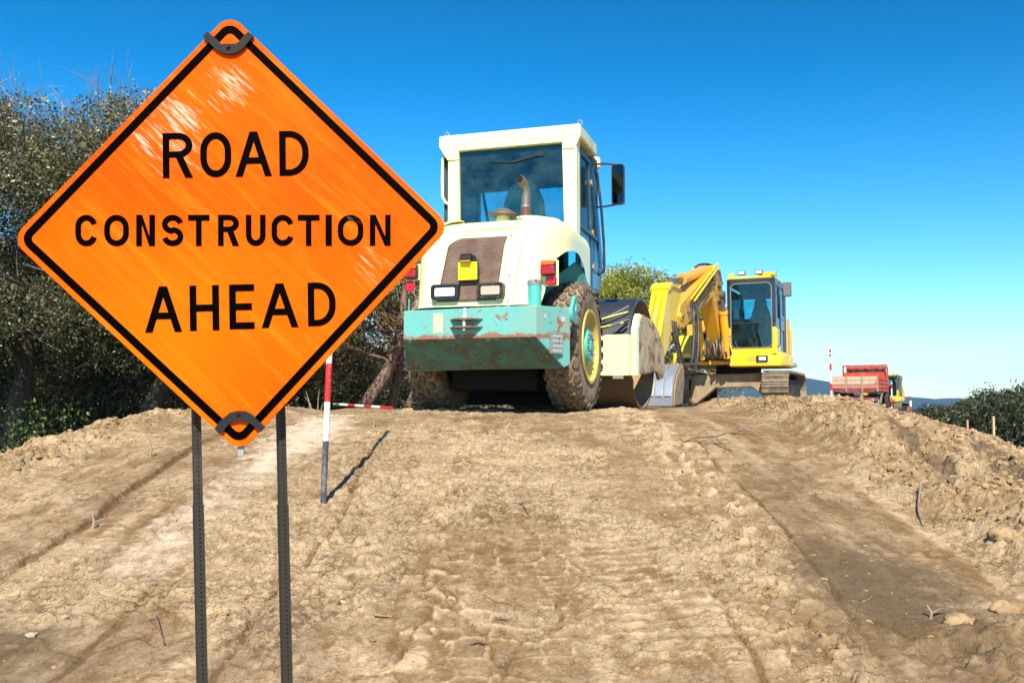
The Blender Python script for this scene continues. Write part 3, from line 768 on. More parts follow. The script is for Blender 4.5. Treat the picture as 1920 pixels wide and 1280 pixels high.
# ---------------------------------------------------------------- soil compactor
def hex_lugs(mb, prof, rad_fn, cols, nrow, size, h, ax_center, flip=1):
    pass
def make_roller():
    YEL = paint('cream_paint', (.90, .87, .43), .38, dust=.24, rust=.03, ds=2.2, var=.05, coat=.3)
    TEAL = paint('teal_paint', (.075, .42, .365), .42, rust=.30, dust=.16, rs=7, rustcol=(.26, .115, .065), var=.12)
    TEALB = paint('teal_bumper', (.12, .40, .36), .55, rust=.40, dust=.38, rs=7, rustcol=(.26, .115, .065), var=.12, edge=(.645, .715, 1.0))
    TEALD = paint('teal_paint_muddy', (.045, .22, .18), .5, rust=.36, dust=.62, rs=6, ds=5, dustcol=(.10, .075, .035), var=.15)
    BLUE = paint('blue_panel', (.02, .155, .30), .3, dust=.08, var=.08, coat=.5)
    BLK = paint('black_trim', (.012, .013, .015), .45, dust=.06)
    DARK = paint('dark_chassis', (.022, .022, .022), .8, dust=.25)
    GLS = glass('cab_glass', (.50, .90, .92), .22, (.13, .27, .29))  # teal film paints dust and the reflections on the glass together
    RUB = paint('tyre_rubber', (.030, .027, .025), .85, dust=1.1, ds=8, dustcol=(.30, .215, .13), bmp=.3)
    LUG = paint('tyre_lug', (.055, .045, .036), .85, dust=.55, ds=20, dustcol=(.26, .185, .115), bmp=.4)
    RIM = paint('rim_yellow', (.60, .46, .06), .45, dust=.42, ds=4)
    BRN = paint('brown_pipe', (.14, .055, .042), .4, dust=.06)
    SIL = paint('hot_steel', (.24,.21,.175), .45, metal=.6, rust=.32, rs=14, rustcol=(.20, .12, .07))
    SEAT = paint('seat_cloth', (.26, .29, .29), .9)
    root = empty('soil_compactor', (-.15, 9.1, 0), 17.3, 'pale yellow and teal soil compactor with a steel drum, seen from behind', 'road roller')
    # ---- chassis
    c = MB().box(-.42, .42, -1.0, 1.25, .50, .92).box(-.30, .30, 1.2, 1.45, .40, .95).cyl((-.5, 0, .62), (.65, 0, .62), .13)
    BLKB = paint('belly_shade_black', (.006,.006,.006), .9, bmp=0)  # near-black paint stands in for the shade under the machine
    MB().box(-.36, .36, -.9, .5, .39, .60).box(-.36,.52,-.35,1.15,.20,.60).build('belly_shade_box', BLKB, root, bevel=.03)  # boxes added to fill the gap between the wheels with painted shade
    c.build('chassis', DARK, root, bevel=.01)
    MB().box(-.62,.60,.75,1.3,.06,.45).build('belly_shade_plate', BLKB, root, bevel=.02)  # added low block, closes the bright gap with painted shade
    # ---- counterweight bumper
    v = [(-.46,-1.25,.893),(.76,-1.25,.905),(.76,-1.25,.637),(-.46,-1.25,.635),
         (-.60,-.90,.893),(.977,-.92,.908),(.977,-.92,.41),(-.60,-.90,.375),(.93,-.95,.385),(-.56,-.92,.372),
         (-.60,-.68,.893),(.66,-.70,.905),(.66,-.70,.40),(-.60,-.68,.375)]
    b = MB().add(v, [(0,1,2,3),(1,5,6,8,2),(0,3,9,7,4),(3,2,8,9),(0,4,10,11,5,1),(4,7,13,10),(5,11,12,6),(9,8,6,12,13,7),(10,13,12,11)])
    bump_ = b.build('bumper', TEALB, root, bevel=.008)
    # underside skin, caked with rust and mud, 3 mm proud
    def us(u, v_):
        xl = -.455 + (-.555 + .455) * v_; xr = .752 + (.922 - .752) * v_
        x = xl + (xr - xl) * u; y = -1.247 + .30 * v_; z = .632 - .252 * v_
        k = .012 * max(0, math.sin(x * 31 + y * 17) * math.sin(x * 47 + 2) * math.sin(y * 60 + x * 9)) if .02 < u < .98 and .04 < v_ < .97 else 0
        return (x, y - .002 - k, z - .003 - k * .5)
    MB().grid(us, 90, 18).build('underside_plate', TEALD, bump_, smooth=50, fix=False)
    # mud lumps stuck on the underside are part of its wear
    rng = np.random.default_rng(12); mud = MB()
    for i in range(80):
        u = rng.uniform(.03, .97); v_ = np.clip(rng.normal(.72, .14), .2, .97); x, y, z = us(u, v_)
        r = .005 + .012 * rng.random()**2.5
        mud.lathe([(-r*.5, r*.2), (-r*.3, r*.8), (.0, r), (r*.5, r*.55)], (x, y - .001, z - .002), (.1, -.3, -1), 6)
    tag(mud.build('stuck_mud', CLOD, bump_, smooth=60), kind='stuff')
    STK = paint('cream_sticker', (.66, .66, .32), .5, rust=.1)
    MB().box(-.175, -.088, -1.2535, -1.2505, .69, .86).build('sticker', STK, bump_)
    WHT = paint('white_decal', (.42, .46, .45), .5, rust=.34, rs=40, rustcol=(.05, .25, .22))
    # small decals on the flared cheek
    def cheek(x, z, w, h, d=.003, name='decal', mat=None):
        ux, uy = .217 / .395, .33 / .395
        p0 = Vector((.76 + ux * x, -1.25 + uy * x, z)); n = Vector((uy, -ux, 0))
        m = MB(); a = p0 + n * .001; uv = Vector((ux, uy, 0))
        vs = []
        for dn in (0, d):
            for (i, j) in ((0, 0), (w, 0), (w, h), (0, h)): vs.append(a + uv * i + Vector((0, 0, j)) + n * dn)
        m.add(vs, [(0,3,2,1),(4,5,6,7),(0,1,5,4),(1,2,6,5),(2,3,7,6),(3,0,4,7)])
        return m.build(name, mat or WHT, bump_, bevel=.0008)
    cheek(.088, .800, .026, .036); cheek(.285, .780, .050, .045)
    STEP = paint('step_steel', (.33, .33, .31), .5, metal=.5, rust=.35, rs=14)
    st = cheek(.15, .50, .135, .19, .022, 'step_plate', STEP)
    ux, uy = .217 / .395, .33 / .395; n = Vector((uy, -ux, 0)); uv = Vector((ux, uy, 0))
    for i in range(4):
        for j in range(4):
            p = Vector((.76, -1.25, .525 + j * .042)) + uv * (.178 + i * .028 + (j % 2) * .006) + n * .0245
            MB().bar(p - uv * .009, p + uv * .009, .016, .003, n).build('step_slot', WHT, st)
    # towing hitch: two plates and a pin
    for z in (.790, .722):
        MB().prism([(-.02,-1.249),(.285,-1.249),(.205,-1.345),(.06,-1.345)], 'z', z, z + .016).build('hitch_plate', paint('hitch_rust', (.15, .10, .075), .7, rust=.6, dust=.3), root, bevel=.003)
    MB().cyl((.135,-1.315,.70), (.135,-1.315,.845), .014).cyl((.135,-1.315,.808), (.135,-1.315,.818), .026).cyl((.135,-1.30,.82),(.135,-1.30,.895),.020, .012).build('hitch_pin', paint('pin_steel', (.6, .55, .5), .5, rust=.2), root, smooth=40)
    # lifting lug with its hole
    lug = MB()
    ol = [(-.93,.90),(-.80,1.03),(-.765,1.035),(-.735,1.0),(-.72,.90),(-.74,.80),(-.80,.77),(-.93,.80)]
    hl = [(-.80 + .028 * math.cos(a), .94 + .055 * math.sin(a)) for a in [i * PI / 8 for i in range(16)]]
    o = curve_mesh('lifting_lug', [ol, hl], 0, .028, TEAL, root)
    o.data.transform(Matrix.Translation((.985, 0, 0)) @ Matrix(((0,-1,0,0),(1,0,0,0),(0,0,1,0),(0,0,0,1))))
    # ---- wheels
    def wheel(x0, sgn):
        cx = x0; hw = .165; wk = .165 / .19; Rr = .635
        rim = MB().lathe([(-.02,.33),(.06,.335),(.075,.36),(.09,.36),(.09,.335),(.05,.32),(.02,.20),(.0,.19),(-.02,.19)], (cx + sgn * .085, 0, .625), (sgn, 0, 0), 40)
        rim = rim.build('wheel', RIM, root, smooth=35)
        prof = [(a * wk, r) for a, r in [(-.17,.345),(-.185,.40),(-.193,.48),(-.185,.55),(-.165,.59),(-.12,.606),(0,.612),(.12,.606),(.165,.59),(.185,.55),(.193,.48),(.185,.40),(.17,.345),(.12,.33),(-.12,.33)]]
        MB().lathe(prof, (cx, 0, .625), (sgn, 0, 0), 72, closed=True).build('tyre', RUB, rim, smooth=40)
        # hexagonal tread lugs wrapped over the carcass
        lg = MB(); rows = 28
        cols = [(-.176, .050, 1), (-.089, .058, 0), (0, .058, 1), (.089, .058, 0), (.176, .050, 1)]
        def carc(a):
            aa = abs(a)
            if aa < .12: return .612 - .006 * (aa / .12)
            if aa < .165: return .606 - .016 * (aa - .12) / .045
            return .59 - .9 * (aa - .165)
        for ci, (ax_, hs, ph) in enumerate(cols):
            for k in range(rows):
                th = 2 * PI * (k + .5 * ph) / rows
                ring = []
                for lev, (dr, sc) in enumerate(((-.012, .96), (.019, .84), (.024, .72))):
                    for q in range(6):
                        a = PI / 3 * q
                        da = hs * .92 * sc * math.cos(a + PI / 2 * 0) ; dt = hs * 1.06 * sc * math.sin(a)
                        aa = max(-.205, min(.205, ax_ + da)); r = carc(aa) + dr * (1 if abs(ax_) < .15 else .85); aa *= wk
                        t2 = th + dt / .61
                        ring.append((cx + aa * sgn, r * math.cos(t2), .625 + r * math.sin(t2)))
                lg.add(ring, [tuple(range(12, 18))] + [(l*6+q, l*6+(q+1) % 6, l*6+6+(q+1) % 6, l*6+6+q) for l in (0, 1) for q in range(6)])
        lg.build('tread', LUG, rim)
        MB().lathe([(0,.17),(.02,.175),(.10,.165),(.125,.15),(.125,.06),(.14,.05),(.14,.01)], (cx + sgn * .04, 0, .625), (sgn, 0, 0), 28).build('hub', TEAL, rim, smooth=35)
        for k in range(10):
            a = 2 * PI * k / 10
            p = (cx + sgn * .162, .125 * math.cos(a), .625 + .125 * math.sin(a)); MB().cyl(p, (p[0] + sgn * .02, p[1], p[2]), .014, n=6).build('wheel_nut', STEP, rim)
    wheel(.79, 1); wheel(-.585, -1)
    # ---- engine hood
    plan = [(-.50,.30)] + [(-.50, y) for y in (.0,-.3,-.55)]
    plan += [(-.28 + .22 * math.cos(R(a)), -.70 + .42 * math.sin(R(a))) for a in range(180, 271, 9)]
    plan += [(x, -1.12) for x in (-.15, 0, .15, .3, .42)]
    plan += [(.52 + .37 * math.cos(R(a)), -.55 + .57 * math.sin(R(a))) for a in range(-90, 1, 7)]
    plan += [(.89, y) for y in (-.4, -.2, 0, .15, .30)]
    def zb(x, y):
        if x < .55 or y < -.99: return .93
        ay = [-.99, -.96, -.90, -.80, -.66, -.50, -.34, -.20, -.08, .04, .16, .31]
        az = [.93, 1.14, 1.28, 1.38, 1.45, 1.49, 1.505, 1.50, 1.48, 1.40, 1.28, 1.24]
        return float(np.interp(y, ay, az))
    n = len(plan)
    def nrm(i):
        a = plan[max(i-1, 0)]; b_ = plan[min(i+1, n-1)]
        d = Vector((b_[0]-a[0], b_[1]-a[1])).normalized(); return Vector((-d.y, d.x))   # inward
    hood = MB(); lev = []
    HT, HZ = 1.50, .265
    for j in range(9): lev.append((j / 8, 0))
    for j in range(1, 10): lev.append((1, j / 9))
    for (t, k) in lev:
        for i, (x, y) in enumerate(plan):
            ni = nrm(i); z0 = zb(x, y); top = HT + .10 * sst(.45, .85, np.array(x)) * 1.0
            z = z0 + (top - z0) * t; ins = .10 * max(0, (z - .93) / .57) * abs(ni.y)
            if k:
                a = k * PI / 2; w = .40 if abs(ni.y) > .7 else (.30 if x < 0 else .16)
                w = .16 + (.40 - .16) * abs(ni.y) if x > .3 else .30 + .10 * abs(ni.y)
                ins += w * (1 - math.cos(a)); z += (HT + HZ + .02 * sst(.4, .8, np.array(x)) - top) * math.sin(a)
            p = Vector((x, y)) + ni * ins
            if y > .25: p.y = .302
            hood.v.append((p.x, p.y, float(z)))
    m = len(lev)
    hood.f += [(j*n+i, j*n+i+1, (j+1)*n+i+1, (j+1)*n+i) for j in range(m-1) for i in range(n-1)]
    hood.f.append(tuple((m-1)*n + i for i in range(n)))
    STEP_ = paint('bolt_steel', (.30,.29,.24), .5, metal=.4)
    HD = hood.build('engine_hood', YEL, root, smooth=40)
    def rear_y(z, x=.1):
        if z <= HT: return -1.12 + .10 * (z - .93) / .57
        a = math.asin(min(1, (z - HT) / HZ)); return -1.02 + .40 * (1 - math.cos(a))
    # raised pressed line over the grille
    MB().tube([(x, rear_y(1.63) - .002, 1.63 + .01 * math.sin(x * 5)) for x in np.linspace(-.22, .52, 14)], .012, 6).build('pressed_rib', YEL, HD, smooth=60)
    MB().tube([(-.36, -.99, 1.0), (-.345, -.97, 1.2), (-.33, -.94, 1.4), (-.31, -.90, 1.5)], .010, 6).build('pressed_rib', YEL, HD, smooth=60)
    # panel seams and fixings
    SM = paint('seam_dark', (.10,.09,.05), .8, bmp=0)
    for xs_ in (.515,):
        MB().tube([(xs_ + .008 * k, rear_y(.95 + .09 * k, xs_) - .001, .95 + .09 * k) for k in range(7)], .0035, 5).build('panel_seam', SM, HD)
    MB().tube([(-.285 + .012 * k, rear_y(.95 + .09 * k) + .012, .95 + .09 * k) for k in range(7)], .0035, 5).build('panel_seam', SM, HD)
    for (xb_, zb2) in ((-.22,1.56),(.47,1.56),(.47,1.2),(-.22,.965),(.47,.965)):
        MB().lathe([(0,.009),(.006,.008),(.008,.003)], (xb_, rear_y(zb2) - .003, zb2), (0,-1,0), 8).build('hood_bolt', STEP_, HD)
    # wheel arch lining: dark inside, teal plate
    MB().prism([(-.92,.95),(-.80,1.32),(-.57,1.46),(-.2,1.50),(0,1.47),(.2,1.25),(.2,.95)], 'x', .45, .47).build('arch_lining', DARK, root)
    MB().add([(.50,-.25,1.0),(.84,.08,.95),(.88,.10,1.40),(.82,-.05,1.45),(.55,-.45,1.15)], [(0,1,2,3,4)]).build('arch_plate', paint('teal_inner', (.03, .22, .19), .5, dust=.15), root, solid=.012)
    # ---- grille: perforated brown sheet
    g, t_, P, N, L = nt('perforated_brown')
    co = objco(N); sx = N.new('ShaderNodeSeparateXYZ'); L.new(co, sx.inputs[0])
    zz = math_(N, L, 'MULTIPLY', sx.outputs['Z'], 50.0); row = math_(N, L, 'FLOOR', zz)
    xx = math_(N, L, 'ADD', math_(N, L, 'MULTIPLY', sx.outputs['X'], 44.0), math_(N, L, 'MULTIPLY', math_(N, L, 'MODULO', row, 2.0), .5))
    fx = math_(N, L, 'SUBTRACT', math_(N, L, 'FRACT', xx), .5); fz = math_(N, L, 'SUBTRACT', math_(N, L, 'FRACT', zz), .5)
    d = math_(N, L, 'SQRT', math_(N, L, 'ADD', math_(N, L, 'MULTIPLY', fx, fx), math_(N, L, 'MULTIPLY', fz, fz)))
    hole = ramp(N, L, d, .40, .28)
    base = mixc(N, L, ramp(N, L, noise(N, L, co, 6, 5, .7), .35, .7), (.125, .062, .040), (.28, .175, .115))
    L.new(mixc(N, L, hole, base, (.025, .014, .01)), P.inputs['Base Color']); P.inputs['Roughness'].default_value = .7
    def gp(u, v_):
        z = .975 + (1.555 - .975) * v_
        xl = -.20 + .085 * v_ + .10 * max(0, (v_ - .86) / .14)**2; xr = .36 + .055 * v_ + .02 * max(0, (v_ - .8) / .2)**2
        x = xl + (xr - xl) * u
        return (x, rear_y(z) - .010, z)
    GR = MB().grid(gp, 20, 24).build('grille', g, root, smooth=60, fix=False, solid=.008)
    # yellow plate on a bracket, number-plate lamp above it
    PLT = paint('yellow_plate', (.90, .83, .0), .4, var=.02, bmp=.05)
    PL = MB().box(.015, .193, -1.150, -1.142, 1.16, 1.318).build('number_plate', PLT, root, bevel=.002)
    MB().prism([(.02,1.17),(.205,1.17),(.205,1.31),(.17,1.38),(.06,1.38),(.02,1.31)], 'y', -1.139, -1.128).build('plate_bracket', BLK, PL, bevel=.002)
    LP = MB().prism([(-1.14,1.325),(-1.20,1.335),(-1.195,1.37),(-1.165,1.392),(-1.14,1.392)], 'x', .045, .148).build('plate_lamp', BLK, root, bevel=.004)
    MB().box(.05, .143, -1.198, -1.150, 1.313, 1.330).build('lamp_lens', paint('amber_lens', (.55, .20, .02), .2, bmp=0), LP, bevel=.004)
    # work lamps
    LW = paint('lamp_glass', (.62,.63,.60), .15, dust=.15, ds=20, coat=.8, bmp=.05); LD = paint('lamp_glass_dusty', (.46, .37, .27), .3, dust=.3, ds=12, dustcol=(.5, .40, .28), coat=.3)
    def rrect(x0, x1, z0, z1, r, sk=0):
        q = []
        for cx_, cz_, a0 in ((x1-r, z1-r, 0), (x0+r, z1-r, 90), (x0+r, z0+r, 180), (x1-r, z0+r, 270)):
            q += [(cx_ + r*math.cos(R(a0+a)), cz_ + r*math.sin(R(a0+a))) for a in (0, 30, 60, 90)]
        return q
    for x0, x1, lm, lab in ((-.238, .022, LW, 'clean white work lamp'), (.198, .44, LD, 'dusty beige work lamp')):
        z0, z1 = .99, 1.128
        A = MB().prism(rrect(x0, x1, z0, z1, .03), 'y', -1.155, -1.075).build('work_lamp', BLK, root, bevel=.006)
        tag(A, lab)
        curve_mesh('lamp_frame', [rrect(x0, x1, z0, z1, .03), rrect(x0+.022, x1-.022, z0+.02, z1-.02, .014)], -1.163, .016, BLK, A)
        MB().prism(rrect(x0+.034, x1-.034, z0+.030, z1-.030, .012), 'y', -1.164, -1.156).build('lamp_lens', lm, A, bevel=.002)
    # tail lamps and reflectors
    RED = paint('red_lens', (.33, .004, .006), .15, bmp=0, coat=.15); AMB = paint('orange_lens', (.62, .13, .003), .15, bmp=0, coat=.15); RF = paint('red_reflector', (.46, .006, .018), .25, bmp=.3)
    for (xc, zc, rx, rz, sgn, y) in ((.803, 1.255, .828, 1.150, 1, -1.0), (-.525, 1.288, -.532, 1.152, -1, -.95)):
        TL = MB().prism(rrect(xc-.066, xc+.066, zc-.068, zc+.068, .02), 'y', y - .02, y + .03).build('tail_lamp', BLK, root, bevel=.004)
        MB().prism(rrect(xc-.062, xc+.062, zc+.018, zc+.064, .014), 'y', y - .058, y - .019).build('orange_lens', AMB, TL, bevel=.012, seg=3)
        MB().prism(rrect(xc-.062, xc+.062, zc-.064, zc+.0165, .016), 'y', y - .062, y - .019).build('red_lens', RED, TL, bevel=.012, seg=3)
        MB().lathe([(0,.049),(.008,.052),(.016,.046),(.014,.012),(.018,.01)], (rx, y + .005, rz), (0,-1,0), 28).build('reflector', RF, root, smooth=40)
        if sgn > 0:
            MB().box(.70, .885, y + .03, y + .05, 1.10, 1.33).build('lamp_bracket', YEL, root, bevel=.01)
        else:
            MB().box(-.60, -.30, y + .03, y + .05, 1.21, 1.36).box(-.57, -.50, y + .03, y + .045, 1.10, 1.22).build('lamp_bracket', YEL, root, bevel=.01)
    # fuel filler
    MB().cyl((.69,-1.05,.90),(.69,-1.05,1.10),.060, n=28).build('fuel_filler', TEAL, root, smooth=40)
    MB().lathe([(0,.062),(.02,.066),(.04,.066),(.047,.06),(.047,.02)], (.69,-1.05,1.10), (0,0,1), 24).build('filler_cap', paint('cap_steel', (.30,.32,.28), .5, rust=.4, metal=.4), root, smooth=35)
    # exhaust and air intake
    EX = MB().cyl((.418,-.4,1.66),(.418,-.4,1.945),.050, n=24).build('exhaust_pipe', BRN, root, smooth=40)
    MB().tube([(.418,-.4,1.935),(.421,-.4,2.05),(.418,-.405,2.11),(.412,-.43,2.155),(.404,-.47,2.18),(.396,-.52,2.19)], .043, 18).build('exhaust_elbow', SIL, EX, smooth=50)
    MB().lathe([(0,.045),(.012,.050),(.024,.045)], (.418,-.4,1.93), (0,0,1), 20).build('pipe_clamp', STEP, EX, smooth=30)
    dd = Vector((-.15,-.97,.18)).normalized()
    MB().cyl((.395,-.523,2.1905), tuple(Vector((.395,-.523,2.1905)) + dd * .004), .037, n=18).build('pipe_mouth_shade_disc', paint('mouth_shade', (.006,.006,.006), .9, bmp=0), EX)  # dark disc paints the shade inside the pipe opening
    MB().lathe([(0,.135),(.006,.145),(.012,.13)], (.425,-.42,1.764), (0,0,1), 26).build('exhaust_well_shade_disc', paint('well_shade', (.012,.011,.010), .9, bmp=0), HD, smooth=40)  # flat dark disc stands in for the shade in the hood opening
    AI = MB().lathe([(0,.085),(.02,.085),(.04,.068),(.09,.066),(.10,.06),(.125,.06)], (.19,-.4,1.755), (0,0,1), 28).build('air_intake', YEL, root, smooth=30)
    MB().lathe([(0,.11),(.012,.137),(.03,.135),(.055,.085),(.075,.06),(.085,.02)], (.19,-.4,1.865), (0,0,1), 32).build('intake_cap', paint('cap_brown', (.10,.072,.062), .55, dust=.25), AI, smooth=35)
    # ---- cab
    cab = MB()
    cab.prism([(-.655,1.62),(-.515,1.62),(-.535,2.80),(-.655,2.80)], 'y', .30, .40)          # left rear post
    cab.prism([(.625,1.70),(.755,1.70),(.755,2.80),(.60,2.80)], 'y', .30, .40)               # right rear post
    cab.box(-.53, .61, .302, .398, 2.755, 2.80)
    cab.prism([(.52,1.78),(.63,1.78),(.63,1.95)], 'y', .303, .39); cab.prism([(-.52,1.80),(-.48,1.80),(-.52,1.86)], 'y', .303, .39)
    cab.prism([(-.755,2.82),(.805,2.82),(.74,2.68),(.61,2.68),(.61,2.755),(-.53,2.755),(-.53,2.66),(-.655,2.66)], 'y', .285, .325)  # hood of the roof edge
    cab.box(.69, .755, .401, .46, 1.72, 2.80)
    CAB = cab.build('cab_frame', YEL, root, bevel=.008)
    RF_ = MB().prism([(-.755,.28),(.80,.28),(.80,1.10),(-.755,1.10)], 'z', 2.80, 2.932)
    ROOF = RF_.build('roof', YEL, root, bevel=.02, seg=3)
    MB().prism([(-.70,1.101),(.72,1.101),(.72,1.50),(-.70,1.50)], 'z', 2.73, 2.86).build('roof_visor', paint('roof_brown', (.055,.04,.028), .7), ROOF, bevel=.01)
    MB().box(-.70,.745,1.50,1.60,2.775,2.915).build('roof_nose', YEL, ROOF, bevel=.03, seg=3)
    for x in (-.70, .765):
        MB().tube([(x,.34,2.93),(x,.34,2.975),(x+.02,.34,2.985),(x+.04,.34,2.965),(x+.04,.34,2.93)], .007, 6).build('lifting_eye', STEP, ROOF, smooth=50)
    # rear window, wiper
    RW = MB().box(-.535, .63, .345, .351, 1.75, 2.765).build('rear_window', GLS, root)
    MB().bar((.35,.335,2.655),(.05,.335,2.60),.012,.02).bar((.05,.335,2.60),(-.22,.335,2.63),.008,.012).box(.30,.40,.325,.343,2.64,2.68).build('wiper', BLK, RW)
    MB().box(-.53,.61,.353,.375,2.62,2.755).build('window_header', BLK, RW)
    MB().prism([(-.53,1.76),(-.50,1.76),(-.515,2.62),(-.53,2.62)],'y',.353,.372).build('window_seal', BLK, RW)
    # right side: door with glass above, blue panel below
    DF = paint('door_frame_blue', (.02,.075,.12), .35, dust=.1)
    d_ = MB()
    pts = [(.47,2.70),(1.02,2.70),(1.30,2.10),(1.50,1.60),(1.36,1.33),(.70,1.28),(.47,1.42)]
    for a, b2 in zip(pts, pts[1:] + pts[:1]): d_.bar((.735,a[0],a[1]),(.735,b2[0],b2[1]),.05,.045,(1,0,0))
    d_.bar((.735,.47,1.915),(.735,1.37,1.90),.045,.06,(1,0,0)); d_.bar((.735,.92,2.70),(.735,1.0,1.91),.05,.045,(1,0,0)); d_.bar((.735,1.0,1.9),(.735,1.05,1.30),.03,.04,(1,0,0))
    DOOR = d_.build('door', DF, root, bevel=.004)
    MB().prism([(.47,1.42),(.70,1.28),(1.36,1.33),(1.50,1.60),(1.375,1.90),(.47,1.915)],'x',.727,.741).build('door_panel', BLUE, DOOR)
    MB().prism([(.48,1.92),(1.36,1.92),(1.30,2.10),(1.02,2.69),(.48,2.69)],'x',.732,.738).build('door_glass', GLS, DOOR)
    MB().prism([(1.03,2.70),(1.31,2.10),(1.51,1.60),(1.37,1.33),(1.50,1.36),(1.66,1.70),(1.45,2.2),(1.2,2.72)],'x',.738,.744).build('corner_glass', glass('blue_glass',(.16,.46,.66),.1), DOOR)
    for y, z in ((.96,2.47),(1.02,1.93),(1.05,1.56)):
        MB().cyl((.765,y,z-.035),(.765,y,z+.035),.014).box(.742,.775,y-.03,y+.03,z-.02,z+.02).build('hinge', paint('hinge_brass',(.38,.26,.16),.5,metal=.5), DOOR, bevel=.003)
    MB().box(.742,.757,.80,.86,1.52,1.56).build('door_lock', BLK, DOOR, bevel=.004)
    MB().box(.715,.735,.40,.475,1.25,1.90).build('corner_panel', paint('cyan_panel',(.06,.36,.50),.35), CAB)
    # left side, front, floor, interior
    ls = MB().box(-.735,-.70,.40,.44,1.75,2.80).box(-.735,-.70,.86,.92,1.3,2.8).box(-.735,-.70,1.42,1.50,1.3,2.8).box(-.735,-.70,.4,1.5,1.86,1.93)
    ls.box(.66,.72,1.44,1.50,1.3,2.78).box(-.70,.70,1.45,1.5,1.28,1.62).box(-.70,.70,1.45,1.5,2.58,2.80)
    ls.box(-.70,.70,.42,1.46,2.742,2.795)
    ls.build('cab_inner_frame', paint('cab_dark',(.03,.05,.055),.6), root)
    MB().box(-.725,-.719,.44,1.42,1.9,2.78).build('side_window', GLS, root)
    MB().box(-.70,.66,1.47,1.476,1.62,2.58).build('front_window', GLS, root)
    MB().box(-.73,.72,.40,1.5,1.22,1.30).box(-.735,-.715,.4,1.5,1.3,1.88).build('cab_floor', DARK, root)
    se = MB()
    se.prism([(-.17,1.70),(.27,1.70),(.30,1.95),(.27,2.28),(.20,2.44),(.12,2.50),(-.02,2.50),(-.10,2.44),(-.17,2.28),(-.20,1.95)], 'y', .72, .86)
    se.box(-.20,.30,.82,1.25,1.62,1.75).box(-.05,.15,.9,1.1,1.3,1.62)
    se.build('seat', SEAT, root, bevel=.05, seg=4)
    MB().box(-.32,-.22,.8,1.2,1.78,1.84).build('armrest', BLK, root, bevel=.02); MB().box(.33,.42,.8,1.2,1.78,1.84).build('armrest', BLK, root, bevel=.02); MB().box(.30,.50,.75,1.0,1.3,1.779).build('side_console', BLK, root, bevel=.02)
    MB().tube([(.05,1.42,1.5),(.05,1.32,1.95)],.03,8).lathe([(-.012,.17),(.0,.19),(.012,.17),(.0,.15)],(.05,1.31,1.98),(0,-.3,1),24,True).build('steering_wheel', BLK, root, smooth=40)
    MB().tube([(-.40,.95,2.0),(-.42,.8,2.35),(-.45,.75,2.65)],.018,8).build('cab_cable', BLK, root)
    # left grab rail
    MB().tube([(-.60,.36,2.735),(-.70,.36,2.745),(-.735,.36,2.71),(-.742,.36,2.5),(-.738,.36,2.29),(-.70,.36,2.22),(-.63,.36,2.19)],.016,10).build('grab_rail', YEL, root, smooth=60)
    # right handrail and mirror
    MB().tube([(.70,1.40,2.80),(.735,1.41,2.68),(.775,1.43,2.3),(.80,1.44,1.9),(.805,1.44,1.62),(.79,1.43,1.555),(.755,1.42,1.54),(.72,1.41,1.60),(.70,1.36,1.9)],.0155,10).build('handrail', BLK, root, smooth=60)
    MR = MB().prism(rrect(.885,1.03,2.335,2.80,.035),'y',1.50,1.555).build('mirror', BLK, root, bevel=.014, seg=3)
    curve_mesh('mirror_rim', [rrect(.883,1.032,2.332,2.803,.036), rrect(.892,1.023,2.342,2.793,.03)], 1.494, .012, paint('mirror_rim',(.03,.032,.034),.35), MR)
    ml, t_, P, N, L = nt('mirror_glass'); setin(P, Metallic=1.0, Roughness=.04); P.inputs['Base Color'].default_value = (.05,.055,.055,1)
    MB().prism(rrect(.894,1.021,2.344,2.791,.028),'y',1.4955,1.4985).build('mirror_glass', ml, MR)
    MB().tube([(.70,1.42,2.80),(.80,1.48,2.815),(.93,1.53,2.81)],.012,8).build('mirror_arm', BLK, MR, smooth=60); MB().tube([(.72,1.40,2.30),(.80,1.47,2.315),(.93,1.53,2.345)],.012,8).build('mirror_arm', BLK, MR, smooth=60)
    # small aerial rod at the bumper's left
    MB().cyl((-.52,-1.0,.89),(-.52,-1.0,1.03),.006,n=6).build('marker_rod', TEAL, root)
    # ---- articulated front frame and drum
    PV = Matrix.Translation((.07, 1.2, 0)) @ Matrix.Rotation(-R(3.7), 4, 'Z') @ Matrix.Translation((0, 1.64, 0))   # frame coords: drum centre on ground
    DR, t_, P, N, L = nt('drum_steel')
    co = objco(N); sx = N.new('ShaderNodeSeparateXYZ'); L.new(co, sx.inputs[0])
    dst = math_(N, L, 'ADD', ramp(N, L, sx.outputs['Z'], 1.25, .1), math_(N, L, 'MULTIPLY', math_(N, L, 'SUBTRACT', noise(N, L, co, 5, 6, .7), .5), .9))
    L.new(mixc(N, L, ramp(N, L, dst, .25, .85), (.060,.064,.078), (.20,.14,.09)), P.inputs['Base Color'])
    L.new(ramp(N, L, dst, -.6, .9), P.inputs['Roughness']); P.inputs['Metallic'].default_value = .55
    RD, hw = .70, .84
    prof = [(-hw,RD),(hw,RD),(hw,RD-.028),(hw-.34,RD-.028),(-hw+.34,RD-.028),(-hw,RD-.028)]
    DRUM = MB(PV).lathe(prof, (0,0,RD), (1,0,0), 96, closed=True).build('drum', DR, root, smooth=35)
    MB(PV).lathe([(hw-.006,RD-.0295),(hw-.31,RD-.0295)], (0,0,RD), (1,0,0), 96, False, False).build('drum_inner_wall', paint('drum_wall_dust', (.30,.20,.115), .9, dust=.4), DRUM, smooth=40)
    TAN = paint('drum_inside', (.33,.235,.14), .9, dust=.5)
